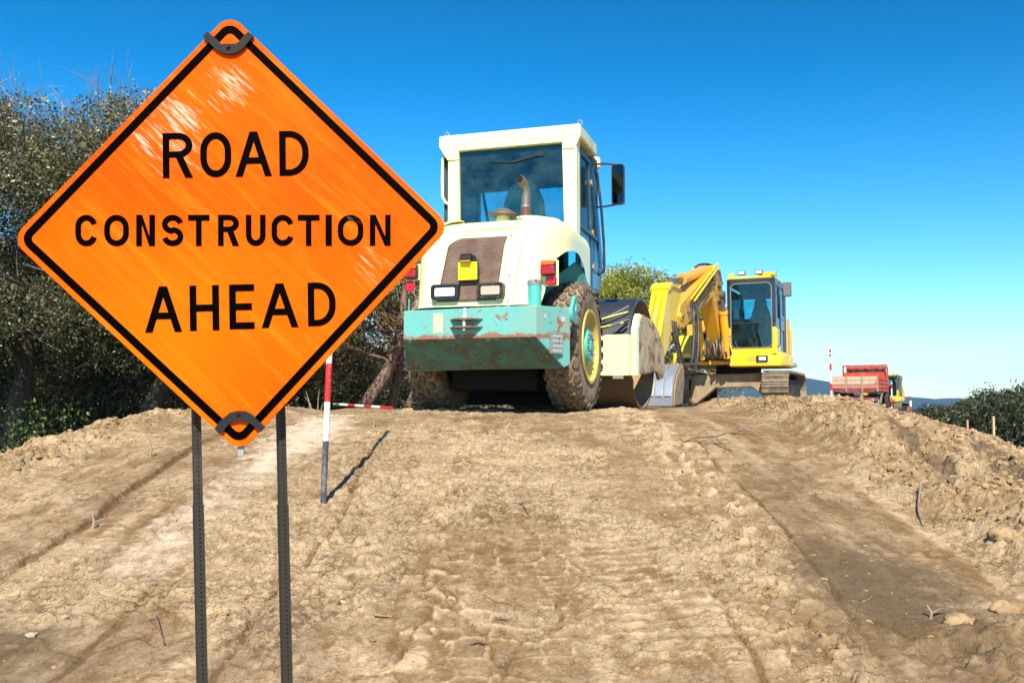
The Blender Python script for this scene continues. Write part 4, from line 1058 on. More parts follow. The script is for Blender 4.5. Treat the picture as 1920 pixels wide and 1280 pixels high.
    MB(PV).lathe([(0,RD-.03),(.02,RD-.03)], (hw-.30,0,RD), (1,0,0), 64).lathe([(0,RD-.03),(.02,RD-.03)], (-hw+.28,0,RD), (1,0,0), 64).build('drum_web', TAN, DRUM, smooth=30)
    MB(PV).lathe([(0,.26),(.14,.24),(.16,.12)], (hw-.28,0,RD), (1,0,0), 32).build('drum_hub', DARK, DRUM, smooth=30)
    SIDE = paint('scraped_cream', (.60,.53,.32), .6, rust=.50, dust=.75, rs=5.0, ds=4, rustcol=(.21,.11,.055), dustcol=(.40,.28,.16), zmud=(.38,.62))
    fr = MB(PV)
    for s in (1, -1):
        pl = [(-.66,.43),(-.66,1.0),(-.56,1.09),(-.46,1.15),(.1,1.13),(.50,1.02),(.84,.78),(.855,.53),(.77,.42),(.52,.38),(.42,.47),(.2,.49),(.02,.46),(-.3,.43)]
        a, b2 = (.905, .945) if s > 0 else (-.945, -.905)
        MB(PV).prism(pl, 'x', a, b2).build('frame_side_plate', SIDE, root, bevel=.006)
    # thick rear flange of each side plate (cream)
    for s in (1, -1):
        x0, x1 = (.87, .90) if s > 0 else (-.90, -.87)
        MB(PV).prism([(-.80,.40),(-.80,.93),(-.68,1.09),(-.60,1.15),(-.60,1.0),(-.67,.96),(-.67,.40)], 'x', x0 + .012, x1 + .052).build('frame_flange', YEL, root, bevel=.006)
    MB(PV).box(-.865, .875, -.88, -.745, .40, .885).build('frame_beam', YEL, root, bevel=.012)
    MB(PV).box(-.865, .90, .80, .93, .55, .85).build('frame_crossbar', YEL, root, bevel=.012)
    MB(PV).box(-.25,.25,-1.6,-.90,.42,.86).build('articulation_joint', DARK, root, bevel=.02)
    YH = paint('hose_yellow',(.72,.66,.12),.5); GH = paint('hose_grey',(.10,.105,.11),.55,dust=.2)
    hb = [(.30,-.99,.90,.06),(.30,-.97,.94,.09),(.30,-.96,.98,.12),(.30,-.98,.93,.03)]
    for i, (x, y, z, up) in enumerate(hb):
        pth = [(x-.5,y-.05,z-.03),(x,y,z),(.55,y+.04,z+.03+up*.3),(.76,y+.07,z+.05+up),(.86,y+.16,z+.08+up*1.3)]
        MB(PV).tube(pth, .017, 8).build('hydraulic_hose', GH if i % 2 == 0 else BLK, root, smooth=60)
    MB(PV).tube([(.05,-.97,.95),(.40,-.95,1.02),(.70,-.92,1.10),(.86,-.84,1.15)],.010,6).build('hydraulic_hose', YH, root, smooth=60)
    MB(PV).tube([(.20,-1.0,.91),(.55,-.98,.96),(.82,-.9,1.02)],.008,6).build('hydraulic_hose', YH, root, smooth=60)
    MB(PV).box(.70,.82,-.96,-.90,.36,.40).build('step_bracket', STEP, root, bevel=.004)
make_roller()
# ---------------------------------------------------------------- excavator (local +y is the way it faces, +x is the picture's left)
def make_excavator():
    Y = paint('machine_yellow', (.78,.40,.010), .38, dust=.34, rust=.10, ds=2.0, var=.06, coat=.3)
    YB = paint('bright_yellow', (.86,.55,.008), .34, dust=.20, rust=.04, var=.06, coat=.3)
    BLK = paint('cab_black', (.018,.022,.032), .35, dust=.06, coat=.4)
    DK = paint('dark_iron', (.02,.019,.018), .75, dust=.2)
    MUDM = paint('muddy_iron', (.16,.115,.07), .9, dust=.9, ds=5, bmp=.5)
    TRK = paint('track_steel', (.13,.11,.09), .6, dust=.6, ds=6, metal=.3, bmp=.4)
    GL = glass('excavator_glass', (.34,.80,.84), .14, (.08,.20,.23))
    STL = paint('worn_steel', (.42,.47,.55), .35, metal=.65, rust=.12, dust=.15, rustcol=(.2,.12,.07))
    HOS = paint('black_hose', (.03,.03,.032), .5, dust=.15)
    CHR = paint('cylinder_rod', (.16,.14,.13), .35, metal=.5, dust=.3)
    root = empty('excavator', (5.35, 21.5, 0), 205, 'yellow tracked excavator with a folded boom and bucket, right behind the soil compactor', 'excavator', 'excavators on the embankment')
    # ---- undercarriage
    for s in (1, -1):
        xa, xb = (s*.80, s*1.36) if s > 0 else (-1.36, -.80)
        z0, rr, y0, y1 = .42, .315, -1.05, 1.28
        per = []; nseg = 13
        path = [(y0 + (y1-y0)*i/16, z0+rr) for i in range(17)]
        path += [(y1 + rr*math.sin(R(a)), z0 + rr*math.cos(R(a))) for a in range(20, 180, 20)]
        path += [(y1 - (y1-y0)*i/16, z0-rr) for i in range(17)]
        path += [(y0 - rr*math.sin(R(a)), z0 - rr*math.cos(R(a))) for a in range(20, 180, 20)]
        mb = MB()
        n = len(path)
        for i in range(n):
            a, b = Vector((0, *path[i])), Vector((0, *path[(i+1) % n]))
            mid = (a + b) / 2; t = (b - a); ln = t.length * .93; t.normalize(); nn = Vector((0, t.z, -t.y))
            if nn.dot(mid - Vector((0, max(y0, min(y1, mid.y)), z0))) < 0: nn = -nn
            # shoe plate with a grouser bar
            for (o, th, l2) in ((.0, .03, ln), (.025, .035, ln * .22)):
                vs = []
                for x in (xa, xb):
                    for (du, dv) in ((-l2/2, o - th/2), (l2/2, o - th/2), (l2/2, o + th/2), (-l2/2, o + th/2)):
                        p = mid + t * du + nn * dv; vs.append((x, p.y, p.z))
                mb.add(vs, [(0,1,2,3),(7,6,5,4),(0,4,5,1),(1,5,6,2),(2,6,7,3),(3,7,4,0)])
        TR = mb.build('track', TRK, root)
        MB().prism([(y0, .20),(y1-.1,.20),(y1-.1,.60),(y0,.60)], 'x', xa + .10, xb - .10).build('track_frame', DK, TR, bevel=.02)
        xm = (xa + xb) / 2
        MB().cyl((xm-.10,y1,z0),(xm+.10,y1,z0),.26,n=20).build('idler_wheel', DK, TR); MB().cyl((xm-.10,y0,z0),(xm+.10,y0,z0),.26,n=20).build('sprocket', DK, TR)
    MB().prism([(-.79,.74),(-.3,.715),(.4,.72),(.86,.70),(.90,.03),(.72,.06),(.30,.40),(-.50,.42),(-.79,.20)], 'y', .95, 1.15).box(-.8,.8,-.9,.95,.52,.72).build('undercarriage_frame', MUDM, root, bevel=.03)
    MB().cyl((0,0,.70),(0,0,.95),.52,n=32).build('slew_ring', DK, root)
    # ---- revolving house
    base = MB().prism([(-1.22,-.9),(-.9,-1.45),(-.4,-1.62),(.4,-1.62),(.9,-1.45),(1.22,-.9),(1.22,1.25),(1.12,1.38),(-1.22,1.38)], 'z', .92, 1.02)
    H = base.build('house_deck', Y, root, bevel=.02)
    MB().prism([(-1.16,-.55),(-1.06,-1.2),(-.85,-1.55),(-.4,-1.75),(.4,-1.75),(.85,-1.55),(1.1,-1.2),(1.24,-.55)], 'z', 1.02, 1.85).build('counterweight', Y, root, bevel=.06, seg=3)
    MB().prism([(-1.12,-.54),(-.05,-.54),(-.05,-.08),(-1.12,-.08)], 'z', 1.02, 2.05).box(-.05,1.20,-.54,.15,1.02,1.95).build('engine_cover', Y, root, bevel=.04)
    MB().box(-.12,.25,-.50,.12,1.96,2.05).build('cover_vent', DK, root)
    # tank boxes on the picture's left, with a step pocket
    MB().prism([(.16,1.02),(1.22,1.02),(1.22,1.38),(.98,1.75),(.92,1.98),(.50,1.98),(.50,1.62),(.16,1.62)], 'y', .16, .70).build('fuel_tank', Y, root, bevel=.03)
    SB = MB().prism([(.70,1.0),(.62,1.0),(.62,1.42),(.86,1.42),(1.18,1.02),(1.14,.93),(.62,.93)], 'y', .72, 1.42)
    SB = MB().box(.63,1.20,.72,1.40,.93,1.20).prism([(.72,1.20),(1.38,1.20),(1.10,1.62),(.72,1.62)], 'x', .63, 1.14)
    TB = SB.build('tool_box', YB, root, bevel=.03, seg=3)
    MB().box(.73,1.06,1.395,1.46,1.10,1.18).build('step', YB, TB, bevel=.006)
    MB().box(.70,1.10,1.398,1.407,.97,1.08).build('step_pocket', DK, TB)
    # ---- cab
    x0, x1, y0, y1 = -1.06, -.10, -.05, 1.46
    # skirt under the cab
    MB().prism([(-.08,1.50),(-.95,1.50),(-1.20,1.38),(-1.30,1.05),(-1.28,.2),(-1.22,-.2),(-.08,-.2)], 'z', .86, 1.13).build('cab_skirt', YB, root, bevel=.045, seg=3)
    f = MB()
    for (x, y) in ((x0, y1), (x1, y1)): f.prism([(x-.045,y-.09),(x+.045,y-.09),(x+.045,y),(x-.045,y)], 'z', 1.13, 2.80)
    for (x, y) in ((x0, y0), (x1, y0), (x0, .80)): f.prism([(x-.04,y-.04),(x+.04,y-.04),(x+.04,y+.04),(x-.04,y+.04)], 'z', 1.13, 2.80)
    f.box(x0,x1,y1-.08,y1-.005,2.68,2.80).box(x0-.03,x0+.03,y0,y1,2.66,2.80).box(x1-.03,x1+.03,y0,y1,2.66,2.80).box(x0,x1,y0-.03,y0+.03,2.5,2.80).box(x0,x1,y0-.035,y0+.035,1.13,1.75)
    f.box(x0,x1,y0,y1-.1,2.74,2.795)
    CAB = f.build('cab_frame', BLK, root, bevel=.015)
    q = MB()
    q.box(x0-.05,x0+.047,y1-.02,y1+.006,1.13,1.72).box(x1-.047,x1+.05,y1-.02,y1+.006,1.13,1.72).box(x0,x1,y1-.03,y1+.004,1.13,1.26)
    q.box(x0-.05,x0-.02,.88,y1-.04,1.13,1.70).box(x0-.047,x0+.02,-.05,.86,1.13,1.22).box(x1-.02,x1+.05,-.05,y1-.03,1.13,1.55)
    q.build('cab_lower_panel', YB, CAB, bevel=.008)
    # rounded front glass with its rubber seal
    def rr(xa, xb, za, zb_, r):
        o = []
        for cx_, cz_, a0 in ((xb-r,zb_-r,0),(xa+r,zb_-r,90),(xa+r,za+r,180),(xb-r,za+r,270)):
            o += [(cx_+r*math.cos(R(a0+a)), cz_+r*math.sin(R(a0+a))) for a in (0,22,45,68,90)]
        return o
    W = MB().prism(rr(x0+.045,x1-.045,1.28,2.69,.10),'y',y1-.02,y1-.012).build('windscreen', GL, root)
    SEAL = paint('window_seal',(.20,.17,.13),.7)
    curve_mesh('window_seal',[rr(x0+.028,x1-.028,1.262,2.708,.115),rr(x0+.050,x1-.050,1.284,2.686,.095)],y1+.004,.02,SEAL,W)
    MB().box(x0+.05,x1-.05,y1-.008,y1+.008,1.80,1.83).build('windscreen_bar', BLK, W)
    # door side
    D = MB().prism([(.10,1.20),(1.34,1.20),(1.34,2.66),(.10,2.66)],'x',x0-.012,x0-.004).build('door_glass', GL, root)
    MB().box(x0-.03,x0+.01,.06,.14,1.15,2.7).box(x0-.03,x0+.01,1.30,1.38,1.15,2.7).box(x0-.03,x0+.01,.14,1.30,1.70,1.95).box(x0-.03,x0+.01,.14,.80,1.95,2.05).box(x0-.03,x0+.01,.14,1.30,1.14,1.22).build('door_frame', BLK, D, bevel=.01)
    MB().tube([(x0-.04,1.25,2.5),(x0-.10,1.27,2.4),(x0-.11,1.29,1.7),(x0-.10,1.29,1.33),(x0-.04,1.26,1.28)],.014,6).build('door_handrail', BLK, D)
    MB().prism(rr(x1-.004,x1+.004,1.3,2.6,.003),'y',.1,1.3).build('side_window', GL, root)
    MB().box(x0+.05,x1-.05,y0-.004,y0+.004,1.78,2.48).build('rear_window', GL, root)
    RF = MB().prism([(x0-.02,-.08),(x0-.02,1.2),(x0+.06,1.44),(x1-.06,1.44),(x1+.02,1.2),(x1+.02,-.08)],'z',2.795,2.86).build('cab_roof', YB, root, bevel=.025, seg=3)
    MB().prism([(1.0,2.86),(1.40,2.83),(1.44,2.90),(1.30,2.95),(1.05,2.95)],'x',x0-.015,x0+.32).build('roof_cowl', YB, RF, bevel=.03, seg=3)
    MB().prism([(1.30,2.84),(1.46,2.80),(1.46,2.90),(1.34,2.96)],'x',x1-.10,x1+.01).build('roof_corner', YB, RF, bevel=.015)
    WL = paint('work_lamp_glass',(.75,.76,.74),.15,coat=.6)
    for xc in (-.38,-.76):
        a = MB().box(xc-.085,xc+.085,1.38,1.46,2.885,2.985).build('work_lamp', BLK, root, bevel=.012)
        MB().box(xc-.07,xc+.07,1.455,1.468,2.90,2.97).build('lamp_lens', WL, a, bevel=.006)
    a = MB().box(-.93,-.68,1.46,1.54,.96,1.10).build('work_lamp', BLK, root, bevel=.012); MB().box(-.89,-.74,1.535,1.548,.99,1.07).build('lamp_lens', WL, a, bevel=.006)
    MB().box(-.66,-.48,1.498,1.506,.98,1.09).build('access_cover', Y, root, bevel=.002)
    MB().cyl((-.95,.2,2.85),(-.94,.2,3.13),.007,.003,n=6).build('aerial', BLK, root)
    M_ = MB().prism(rr(x0-.36,x0-.18,2.38,2.70,.035),'y',1.24,1.31).build('mirror', paint('mirror_grey',(.10,.09,.085),.5), root, bevel=.02, seg=3)
    MB().prism(rr(x0-.345,x0-.195,2.395,2.685,.03),'y',1.311,1.315).build('mirror_glass', paint('mirror_face',(.16,.14,.13),.25), M_)
    MB().tube([(x0,1.30,2.62),(x0-.2,1.28,2.60)],.012,6).build('mirror_arm', BLK, M_)
    # interior
    s = MB().prism([(-.82,1.40),(-.34,1.40),(-.34,1.95),(-.40,2.20),(-.44,2.30),(-.45,2.45),(-.52,2.50),(-.64,2.50),(-.71,2.45),(-.72,2.30),(-.76,2.20),(-.82,1.95)],'y',.15,.32)
    s.box(-.82,-.34,.2,.75,1.42,1.58).build('seat', paint('seat_black',(.012,.012,.016),.8), root, bevel=.05, seg=3)
    SC = paint('seat_cover',(.34,.36,.37),.9)
    MB().prism([(-.85,1.5),(-.74,1.5),(-.70,2.12),(-.76,2.12),(-.85,1.95)],'y',.33,.36).prism([(-.31,1.5),(-.42,1.5),(-.46,2.12),(-.40,2.12),(-.31,1.95)],'y',.33,.36).build('seat_cover', SC, root, bevel=.02)
    MB().box(-.30,-.16,.3,1.0,1.30,1.85).box(-.28,-.18,.6,.8,1.85,2.2).build('console', paint('console_grey',(.22,.22,.20),.7), root, bevel=.03)
    MB().tube([(-.55,1.1,1.2),(-.55,1.0,1.78)],.016,6).tube([(-.66,1.1,1.2),(-.66,1.0,1.78)],.016,6).box(-.69,-.52,.98,1.02,1.76,1.80).box(-1.0,-.16,.0,1.4,1.14,1.18).build('control_lever', BLK, root)
    # ---- boom, stick, bucket (their plane: x = .2)
    bx0, bx1 = .03, .37
    foot = [(.75,1.20),(1.45,1.05),(1.55,1.30),(2.42,2.38),(2.30,2.90),(2.05,3.02),(1.80,2.90),(1.55,2.45)]
    BM = MB().prism([(.85,1.10),(1.40,1.10),(2.45,2.36),(2.42,2.70),(2.25,2.90),(1.98,2.92),(1.78,2.74)],'x',bx0+.02,bx1-.02).build('boom_base', Y, root, bevel=.02)
    UB = MB().prism([(2.05,2.93),(2.45,2.32),(4.95,1.46),(5.18,1.45),(5.32,1.66),(5.20,1.88),(3.6,2.50),(2.6,2.86)],'x',bx0,bx1).build('boom', Y, root, bevel=.02)
    # stick
    ST = MB().prism([(5.02,2.16),(5.70,2.22),(5.96,2.08),(6.62,.95),(6.72,.72),(6.52,.64),(6.30,.80),(5.35,1.40),(5.10,1.60)],'x',.06,.36).build('stick', YB, root, bevel=.02)
    MB().prism([(5.05,2.17),(5.75,2.235),(5.98,2.10),(5.95,2.05),(5.70,2.16)],'x',.03,.39).build('stick_plate', YB, ST, bevel=.006)
    # cylinders
    def cyl(p, q, r, f=.6, name='cylinder', m=Y):
        p, q = Vector(p), Vector(q); k = p + (q - p) * f
        c = MB().cyl(p, k, r).lathe([(-.03,r*1.15),(.03,r*1.15)], k, (q-p), 16).build(name, m, root, smooth=35)
        MB().cyl(k, q, r*.55).lathe([(-.06,r*1.0),(.06,r*1.0)], q, (1,0,0), 14).build('rod', CHR, c, smooth=35)
        return c
    cyl((2.5*0+.20,2.35,2.92),(.20,5.25,2.28),.10,.72,'stick_cylinder')
    cyl((.47,1.62,1.05),(.47,2.30,2.35),.085,.62,'boom_cylinder'); cyl((-.07,1.62,1.05),(-.07,2.02,2.40),.085,.72,'boom_cylinder')
    cyl((.06,1.9,2.96),(-.02,1.75,2.30),.075,.45,'adjusting_cylinder', CHR)
    cyl((.20,6.02,1.95),(.20,6.85,.85),.075,.55,'bucket_cylinder')
    for hw_, rd_, yy, zz_ in ((.20,.06,2.15,2.98),(.185,.075,5.20,1.66),(.19,.07,6.60,.78),(.22,.08,1.15,1.22)):
        MB().lathe([(-hw_,rd_),(hw_,rd_)], (.20,yy,zz_), (1,0,0), 14).build('pivot_pin', YB, root, smooth=35)
    for xb_ in (.08,.28): MB().prism([(2.0,2.95),(2.5,2.86),(2.55,2.95),(2.38,3.01),(2.1,2.99)],'x',xb_,xb_+.04).build('cylinder_bracket', YB, root, bevel=.01)
    for (a, b) in (((.42,2.35,3.02),(.42,4.7,1.98)),((.44,2.4,2.93),(.44,4.6,1.93)),((-.02,2.2,3.06),(-.02,4.6,2.05)),((-.03,2.2,2.98),(-.03,4.4,2.02))):
        MB().tube([a, b], .022, 8).build('oil_pipe', YB, root)
    for t in (.25,.55,.85):
        MB().box(.38,.46,2.35+2.3*t-.03,2.35+2.3*t+.03,3.0-1.02*t-.12,3.0-1.02*t+.05).build('pipe_clamp', CHR, root, bevel=.006)
    hs = [[(.42,2.5,2.96),(.34,2.25,3.06),(.18,2.05,3.07),(.02,1.95,2.94),(-.02,1.9,2.75)],
          [(.42,4.65,1.98),(.47,4.85,1.75),(.50,5.0,1.2),(.50,5.25,.78),(.46,5.6,.75),(.42,5.9,1.25),(.40,5.9,1.5)],
          [(.44,4.55,1.95),(.53,4.75,1.6),(.56,4.9,1.1),(.56,5.2,.68),(.50,5.7,.70),(.44,6.1,1.2),(.40,6.1,1.5)],
          [(.38,6.1,1.3),(.48,6.0,.9),(.5,6.0,.55),(.42,6.3,.42),(.36,6.5,.62)],
          [(.40,5.55,1.95),(.62,5.6,2.0),(.68,5.7,1.75),(.60,5.9,1.5),(.40,6.0,1.55)],
          [(.5,6.2,1.45),(.9,6.3,1.62),(1.15,6.5,1.85),(1.35,6.6,1.95)]]
    hs = [hs[0]] + [[(.34 - x, y, z) for (x, y, z) in h] for h in hs[1:4]] + hs[4:]
    for h in hs:
        P_ = [Vector(p) for p in h]; q = []
        for i in range(len(P_) - 1):
            a, b, c, d = P_[max(i-1,0)], P_[i], P_[i+1], P_[min(i+2,len(P_)-1)]
            for k in range(6):
                t = k / 6; q.append(.5*((2*b)+(c-a)*t+(2*a-5*b+4*c-d)*t*t+(3*b-a-3*c+d)*t**3))
        q.append(P_[-1])
        MB().tube(q, .027, 8).build('hydraulic_hose', HOS, root, smooth=60)
    for (a_, b_, sag) in (((-.01,2.5,2.75),(-.02,4.7,1.85),.05),((-.01,2.45,2.68),(-.02,4.5,1.85),.09),((.40,2.5,2.75),(.40,4.7,1.85),.05)):
        pa, pb = Vector(a_), Vector(b_)
        MB().tube([pa + (pb - pa) * (k / 8) - Vector((0, 0, sag * math.sin(PI * k / 8))) for k in range(9)], .016, 6).build('hydraulic_hose', HOS, root, smooth=60)
    for (yy, zz) in ((2.55,2.72),(3.3,2.44),(4.1,2.10),(4.7,1.86)):
        MB().box(-.035,.028,yy-.03,yy+.03,zz-.07,zz+.05).build('pipe_clamp', CHR, root, bevel=.006)
    for (yy, zz, rr_) in ((2.35,2.62,.05),(1.15,1.25,.07),(5.1,1.68,.055)):
        MB().lathe([(0,rr_),(.03,rr_*.9),(.04,rr_*.4)], (bx0 - .004, yy, zz), (-1,0,0), 12).build('pin_cap', CHR, root, smooth=30)
    rng = random.Random(5)
    hc = MB(); hcb = MB()
    for i in range(44):
        xx = -.10 + .62 * rng.random(); y = 1.50 + .16 * rng.random()
        top = 1.50 + .16 * rng.random(); xb = xx + rng.uniform(-.12,.12); lo = .98 + .10 * rng.random()
        pth = [(xx,y-.1,top),(xx+.02,y+.06,top-.04),(xx*.6+xb*.4,y+.13,top-.2),(xb,y+.12,lo+.1),(xb+.05,y+.04,lo),(xb+.09,y-.1,lo+.08)]
        (hc if i % 3 else hcb).tube(pth, .019, 6)
    hc.build('hose_bundle', HOS, root, smooth=60); hcb.build('hose_bundle', paint('rusty_fitting',(.30,.19,.08),.6,rust=.3), root, smooth=60)
    MB().tube([(-.15,1.55,1.52),(.1,1.68,1.56),(.35,1.68,1.56),(.55,1.55,1.52)],.014,6).build('hose_guard', CHR, root)
    # bucket
    outer = [(7.28,.015),(7.30,.14),(7.22,.36),(7.06,.56),(6.82,.70),(6.58,.72)]
    inner = [(6.56,.66),(6.78,.64),(6.98,.52),(7.13,.34),(7.20,.14),(7.18,.02)]
    sd = [(7.24,.02),(7.25,.14),(7.18,.34),(7.03,.53),(6.81,.66),(6.66,.68),(6.60,.45),(6.75,.05)]
    b0, b1 = -.36, .41
    BK = MB().prism(outer + inner, 'x', b0, b1).prism(sd,'x',b0-.025,b0).prism(sd,'x',b1,b1+.025)
    BK = BK.build('bucket', paint('bucket_steel',(.20,.15,.11),.65,metal=.2,dust=.7,rust=.3,ds=5), root, bevel=.006)
    for i in range(5):
        a = b0 + .02 + i * .148
        o_, n_ = [], []
        for (y, z), (y2, z2) in zip([(7.315,.17),(7.235,.375),(7.075,.575),(6.90,.68)], [(7.295,.165),(7.215,.36),(7.055,.555),(6.885,.66)]): o_.append((y, z)); n_.append((y2, z2))
        MB().prism(o_ + n_[::-1], 'x', a, a + .118).build('wear_plate', STL, BK, bevel=.003)
    MB().prism([(7.318,.012),(7.325,.15),(7.305,.15),(7.298,.012)],'x',b0+.01,b1-.01).build('cutting_edge', STL, BK, bevel=.003)
    for xe in (.06, .26): MB().prism([(6.45,.60),(6.95,.66),(6.75,.95),(6.55,.92)],'x',xe,xe+.03).build('bucket_ear', YB, BK, bevel=.006)
    return root
EXC = make_excavator()
EXC.location.z = gz(5.35, 21.5) + .02
e2 = copy_tree(EXC)
e2.location = (28.75, 70, gz(28.75, 70)); e2.rotation_euler = (0, 0, -R(214))
tag(e2, 'distant yellow excavator whose cab shows beyond the red tipper truck', 'excavator', 'excavators on the embankment')

# ---------------------------------------------------------------- red tipper truck
def make_truck():
    RED = paint('truck_red', (.42,.030,.012), .5, dust=.3, rust=.1, ds=2)
    ORG = paint('orange_red', (.48,.048,.014), .5, dust=.25)
    WD = paint('scratched_board', (.52,.38,.27), .7, dust=.3, rust=.34, rs=4, rustcol=(.45,.07,.04))
    MAR = paint('maroon_steel', (.20,.028,.028), .6, dust=.35, rust=.1)
    DK = paint('truck_dark', (.02,.02,.02), .8, dust=.2); TANS = paint('dusty_beam', (.34,.24,.14), .8, dust=.5)
    GL = glass('truck_glass', (.50,.60,.62), .25)
    D = 46.0; x = (1601 - 960) / FPX * D
    z0 = gz(x, D)
    t = empty('tipper_truck', (x, D, z0), 29, 'old red tipper truck with a scuffed boarded tailgate, seen from behind on the far bank', 'truck')
    W = 1.12
    # tailgate: three bays of boards
    tg = MB().box(-W,W,0,.05,1.02,1.80).prism([(-W,1.02),(W,1.02),(.30,.93),(-.30,.93)],'y',.0,.05)
    TG = tg.build('tailgate', MAR, t, bevel=.01)
    for i in range(3):
        a = -W + .05 + i * (2*W-.04)/3
        for k in range(3):
            MB().box(a,a+(2*W)/3-.08,-.022,-.003,1.18+k*.205,1.18+k*.205+.19).build('board', WD if k else paint('lower_board',(.48,.15,.12),.6,dust=.4), TG, bevel=.008)
    for xx in (-W+.02, -W+.74, W-.74, W-.02): TG2 = MB().box(xx-.035,xx+.035,-.035,-.001,1.0,1.84).build('upright', TANS, TG)
    MB().box(-W,W,-.028,-.004,1.36,1.39).build('red_rail', RED, TG)
    s = MB()
    for sx in (-W, W):
        s.box(sx-.03,sx+.03,.06,3.9,1.05,1.80)
        for k in range(10): s.box(sx-.05,sx+.05,.2+k*.4,.26+k*.4,1.05,1.80)
    s.box(-W,W,3.86,3.92,1.05,2.1).box(-W,W,.05,3.9,1.0,1.06)
    for sx in (-1, 1):
        for k in range(3): s.box(sx*W+sx*.03,sx*W+sx*.06,.1,3.9,1.22+k*.2,1.24+k*.2)
    s.build('side_wall', ORG, t, bevel=.006)
    # chassis, bumper, wheels
    MB().box(-.42,-.30,.3,6.2,.62,.85).box(.30,.42,.3,6.2,.62,.85).box(-.95,.95,.3,.42,.56,.72).box(-.42,-.28,-.05,.1,.40,.82).box(.28,.42,-.05,.1,.40,.82).build('chassis', TANS, t, bevel=.01)
    MB().box(-.28,.28,-.04,.02,.47,.74).build('plate_box', MAR, t, bevel=.01)
    MB().box(-W,-.45,-.02,.12,.55,.78).box(.45,W-.05,-.02,.12,.55,.72).build('bumper', MAR, t, bevel=.02)
    for sx in (-1, 1):
        w = MB().lathe([(-.24,.40),(-.25,.47),(-.2,.5),(.2,.5),(.25,.47),(.24,.40),(.2,.28),(-.2,.28)],(sx*.78,1.15,.5),(1,0,0),28,True).build('wheel', DK, t, smooth=40)
        MB().lathe([(0,.28),(.05,.2),(.1,.1)],(sx*.92,1.15,.5),(sx,0,0),20).build('rim', paint('rim_grey',(.45,.42,.38),.6), w)
        w = MB().lathe([(-.14,.40),(-.15,.47),(-.1,.5),(.1,.5),(.15,.47),(.14,.40),(.1,.28),(-.1,.28)],(sx*.92,4.9,.5),(1,0,0),28,True).build('wheel', DK, t, smooth=40)
        MB().prism([(.5,.9),(.6,1.0),(1.7,1.0),(1.8,.9),(1.8,.45),(1.72,.45),(1.7,.88),(.6,.9)],'x',sx*.6 if sx>0 else -1.05,sx*1.05 if sx>0 else -.6).build('mudguard', paint('guard_white',(.55,.5,.45),.6,dust=.3) if sx>0 else DK, t)
        MB().box(sx*.72-.09,sx*.72+.09,-.03,.02,.42,.54).build('tail_lamp', paint('truck_lamp',(.75,.18,.02),.3,bmp=0), t, bevel=.01)
    # cab with rear windows and a headboard frame
    c = MB()
    for (a, b) in ((-.98,-.80),(-.55,-.40),(-.08,.14),(.48,.66),(.82,.98)): c.box(a,b,4.0,4.08,1.75,2.36)
    c.box(-.98,.98,4.0,5.6,1.0,1.75).box(-.98,.98,4.0,4.08,2.26,2.42)
    c.box(-1.0,1.0,4.0,5.5,2.36,2.42).box(-.99,-.93,4.08,5.5,1.75,2.36).box(.93,.99,4.08,4.2,1.75,2.36).box(.93,.99,5.3,5.5,1.75,2.36).box(-.95,.95,5.5,5.58,1.75,1.85)
    c.build('cab', ORG, t, bevel=.02)
    MB().box(-.9,.9,4.03,4.036,1.72,2.3).build('rear_window', GL, t); MB().box(-.93,.93,5.5,5.506,1.84,2.36).build('windscreen', GL, t)
    MB().box(-W-.02,-W+.05,3.7,3.8,1.8,2.46).box(W-.05,W+.02,3.7,3.8,1.8,2.46).box(-W,W,3.7,3.8,2.42,2.50).build('headboard_frame', RED, t)
    MB().box(-1.32,-1.2,4.9,4.98,1.75,2.1).build('mirror', DK, t)
make_truck()
# ---------------------------------------------------------------- ranging poles, stakes, sticks
PW = paint('pole_white', (.80,.79,.75), .5, dust=.12, ds=30)
PR = paint('pole_red', (.62,.015,.02), .45, dust=.08, ds=30, dustcol=(.75,.4,.35))
PK = paint('pole_bare', (.05,.055,.065), .55, dust=.35, ds=25, dustcol=(.42,.38,.33))
WOODP = paint('pale_wood', (.52,.36,.22), .8, var=.2)
TWIG = bark('twig_bark', (.10,.065,.045), (.24,.17,.12)); TWP = bark('twig_pale', (.20,.135,.08), (.36,.265,.165))
MUDTW = bark('muddy_root', (.16,.10,.055), (.34,.225,.12))
def ranging_pole(a, b, r, bands, label, cat='ranging pole', group='red and white ranging poles'):
    """bands: list of (fraction from the foot, material) up the rod a -> b"""
    a, b = Vector(a), Vector(b)
    root = empty('ranging_pole', tuple(a), 0, label, cat, group); root.location = a
    f0 = 0
    for f1, m in bands:
        MB().cyl((b-a)*f0, (b-a)*f1, r, n=14).build('band', m, root, smooth=40); f0 = f1
    return root
B10 = [(.165, PK)] + [(.165 + .10 * (i + 1), PW if i % 2 == 0 else PR) for i in range(8)] + [(1.0, PW)]
# planted pole behind the sign
foot = Vector(back(606, 941, 4.70)); foot.z = gz(foot.x, foot.y) - .01
p2 = Vector(back(617, 676, 4.74))
top = foot + (p2 - foot).normalized() * 2.0
ranging_pole(foot, top, .0155, B10, 'tall red and white ranging pole planted in the mud right behind the road sign')
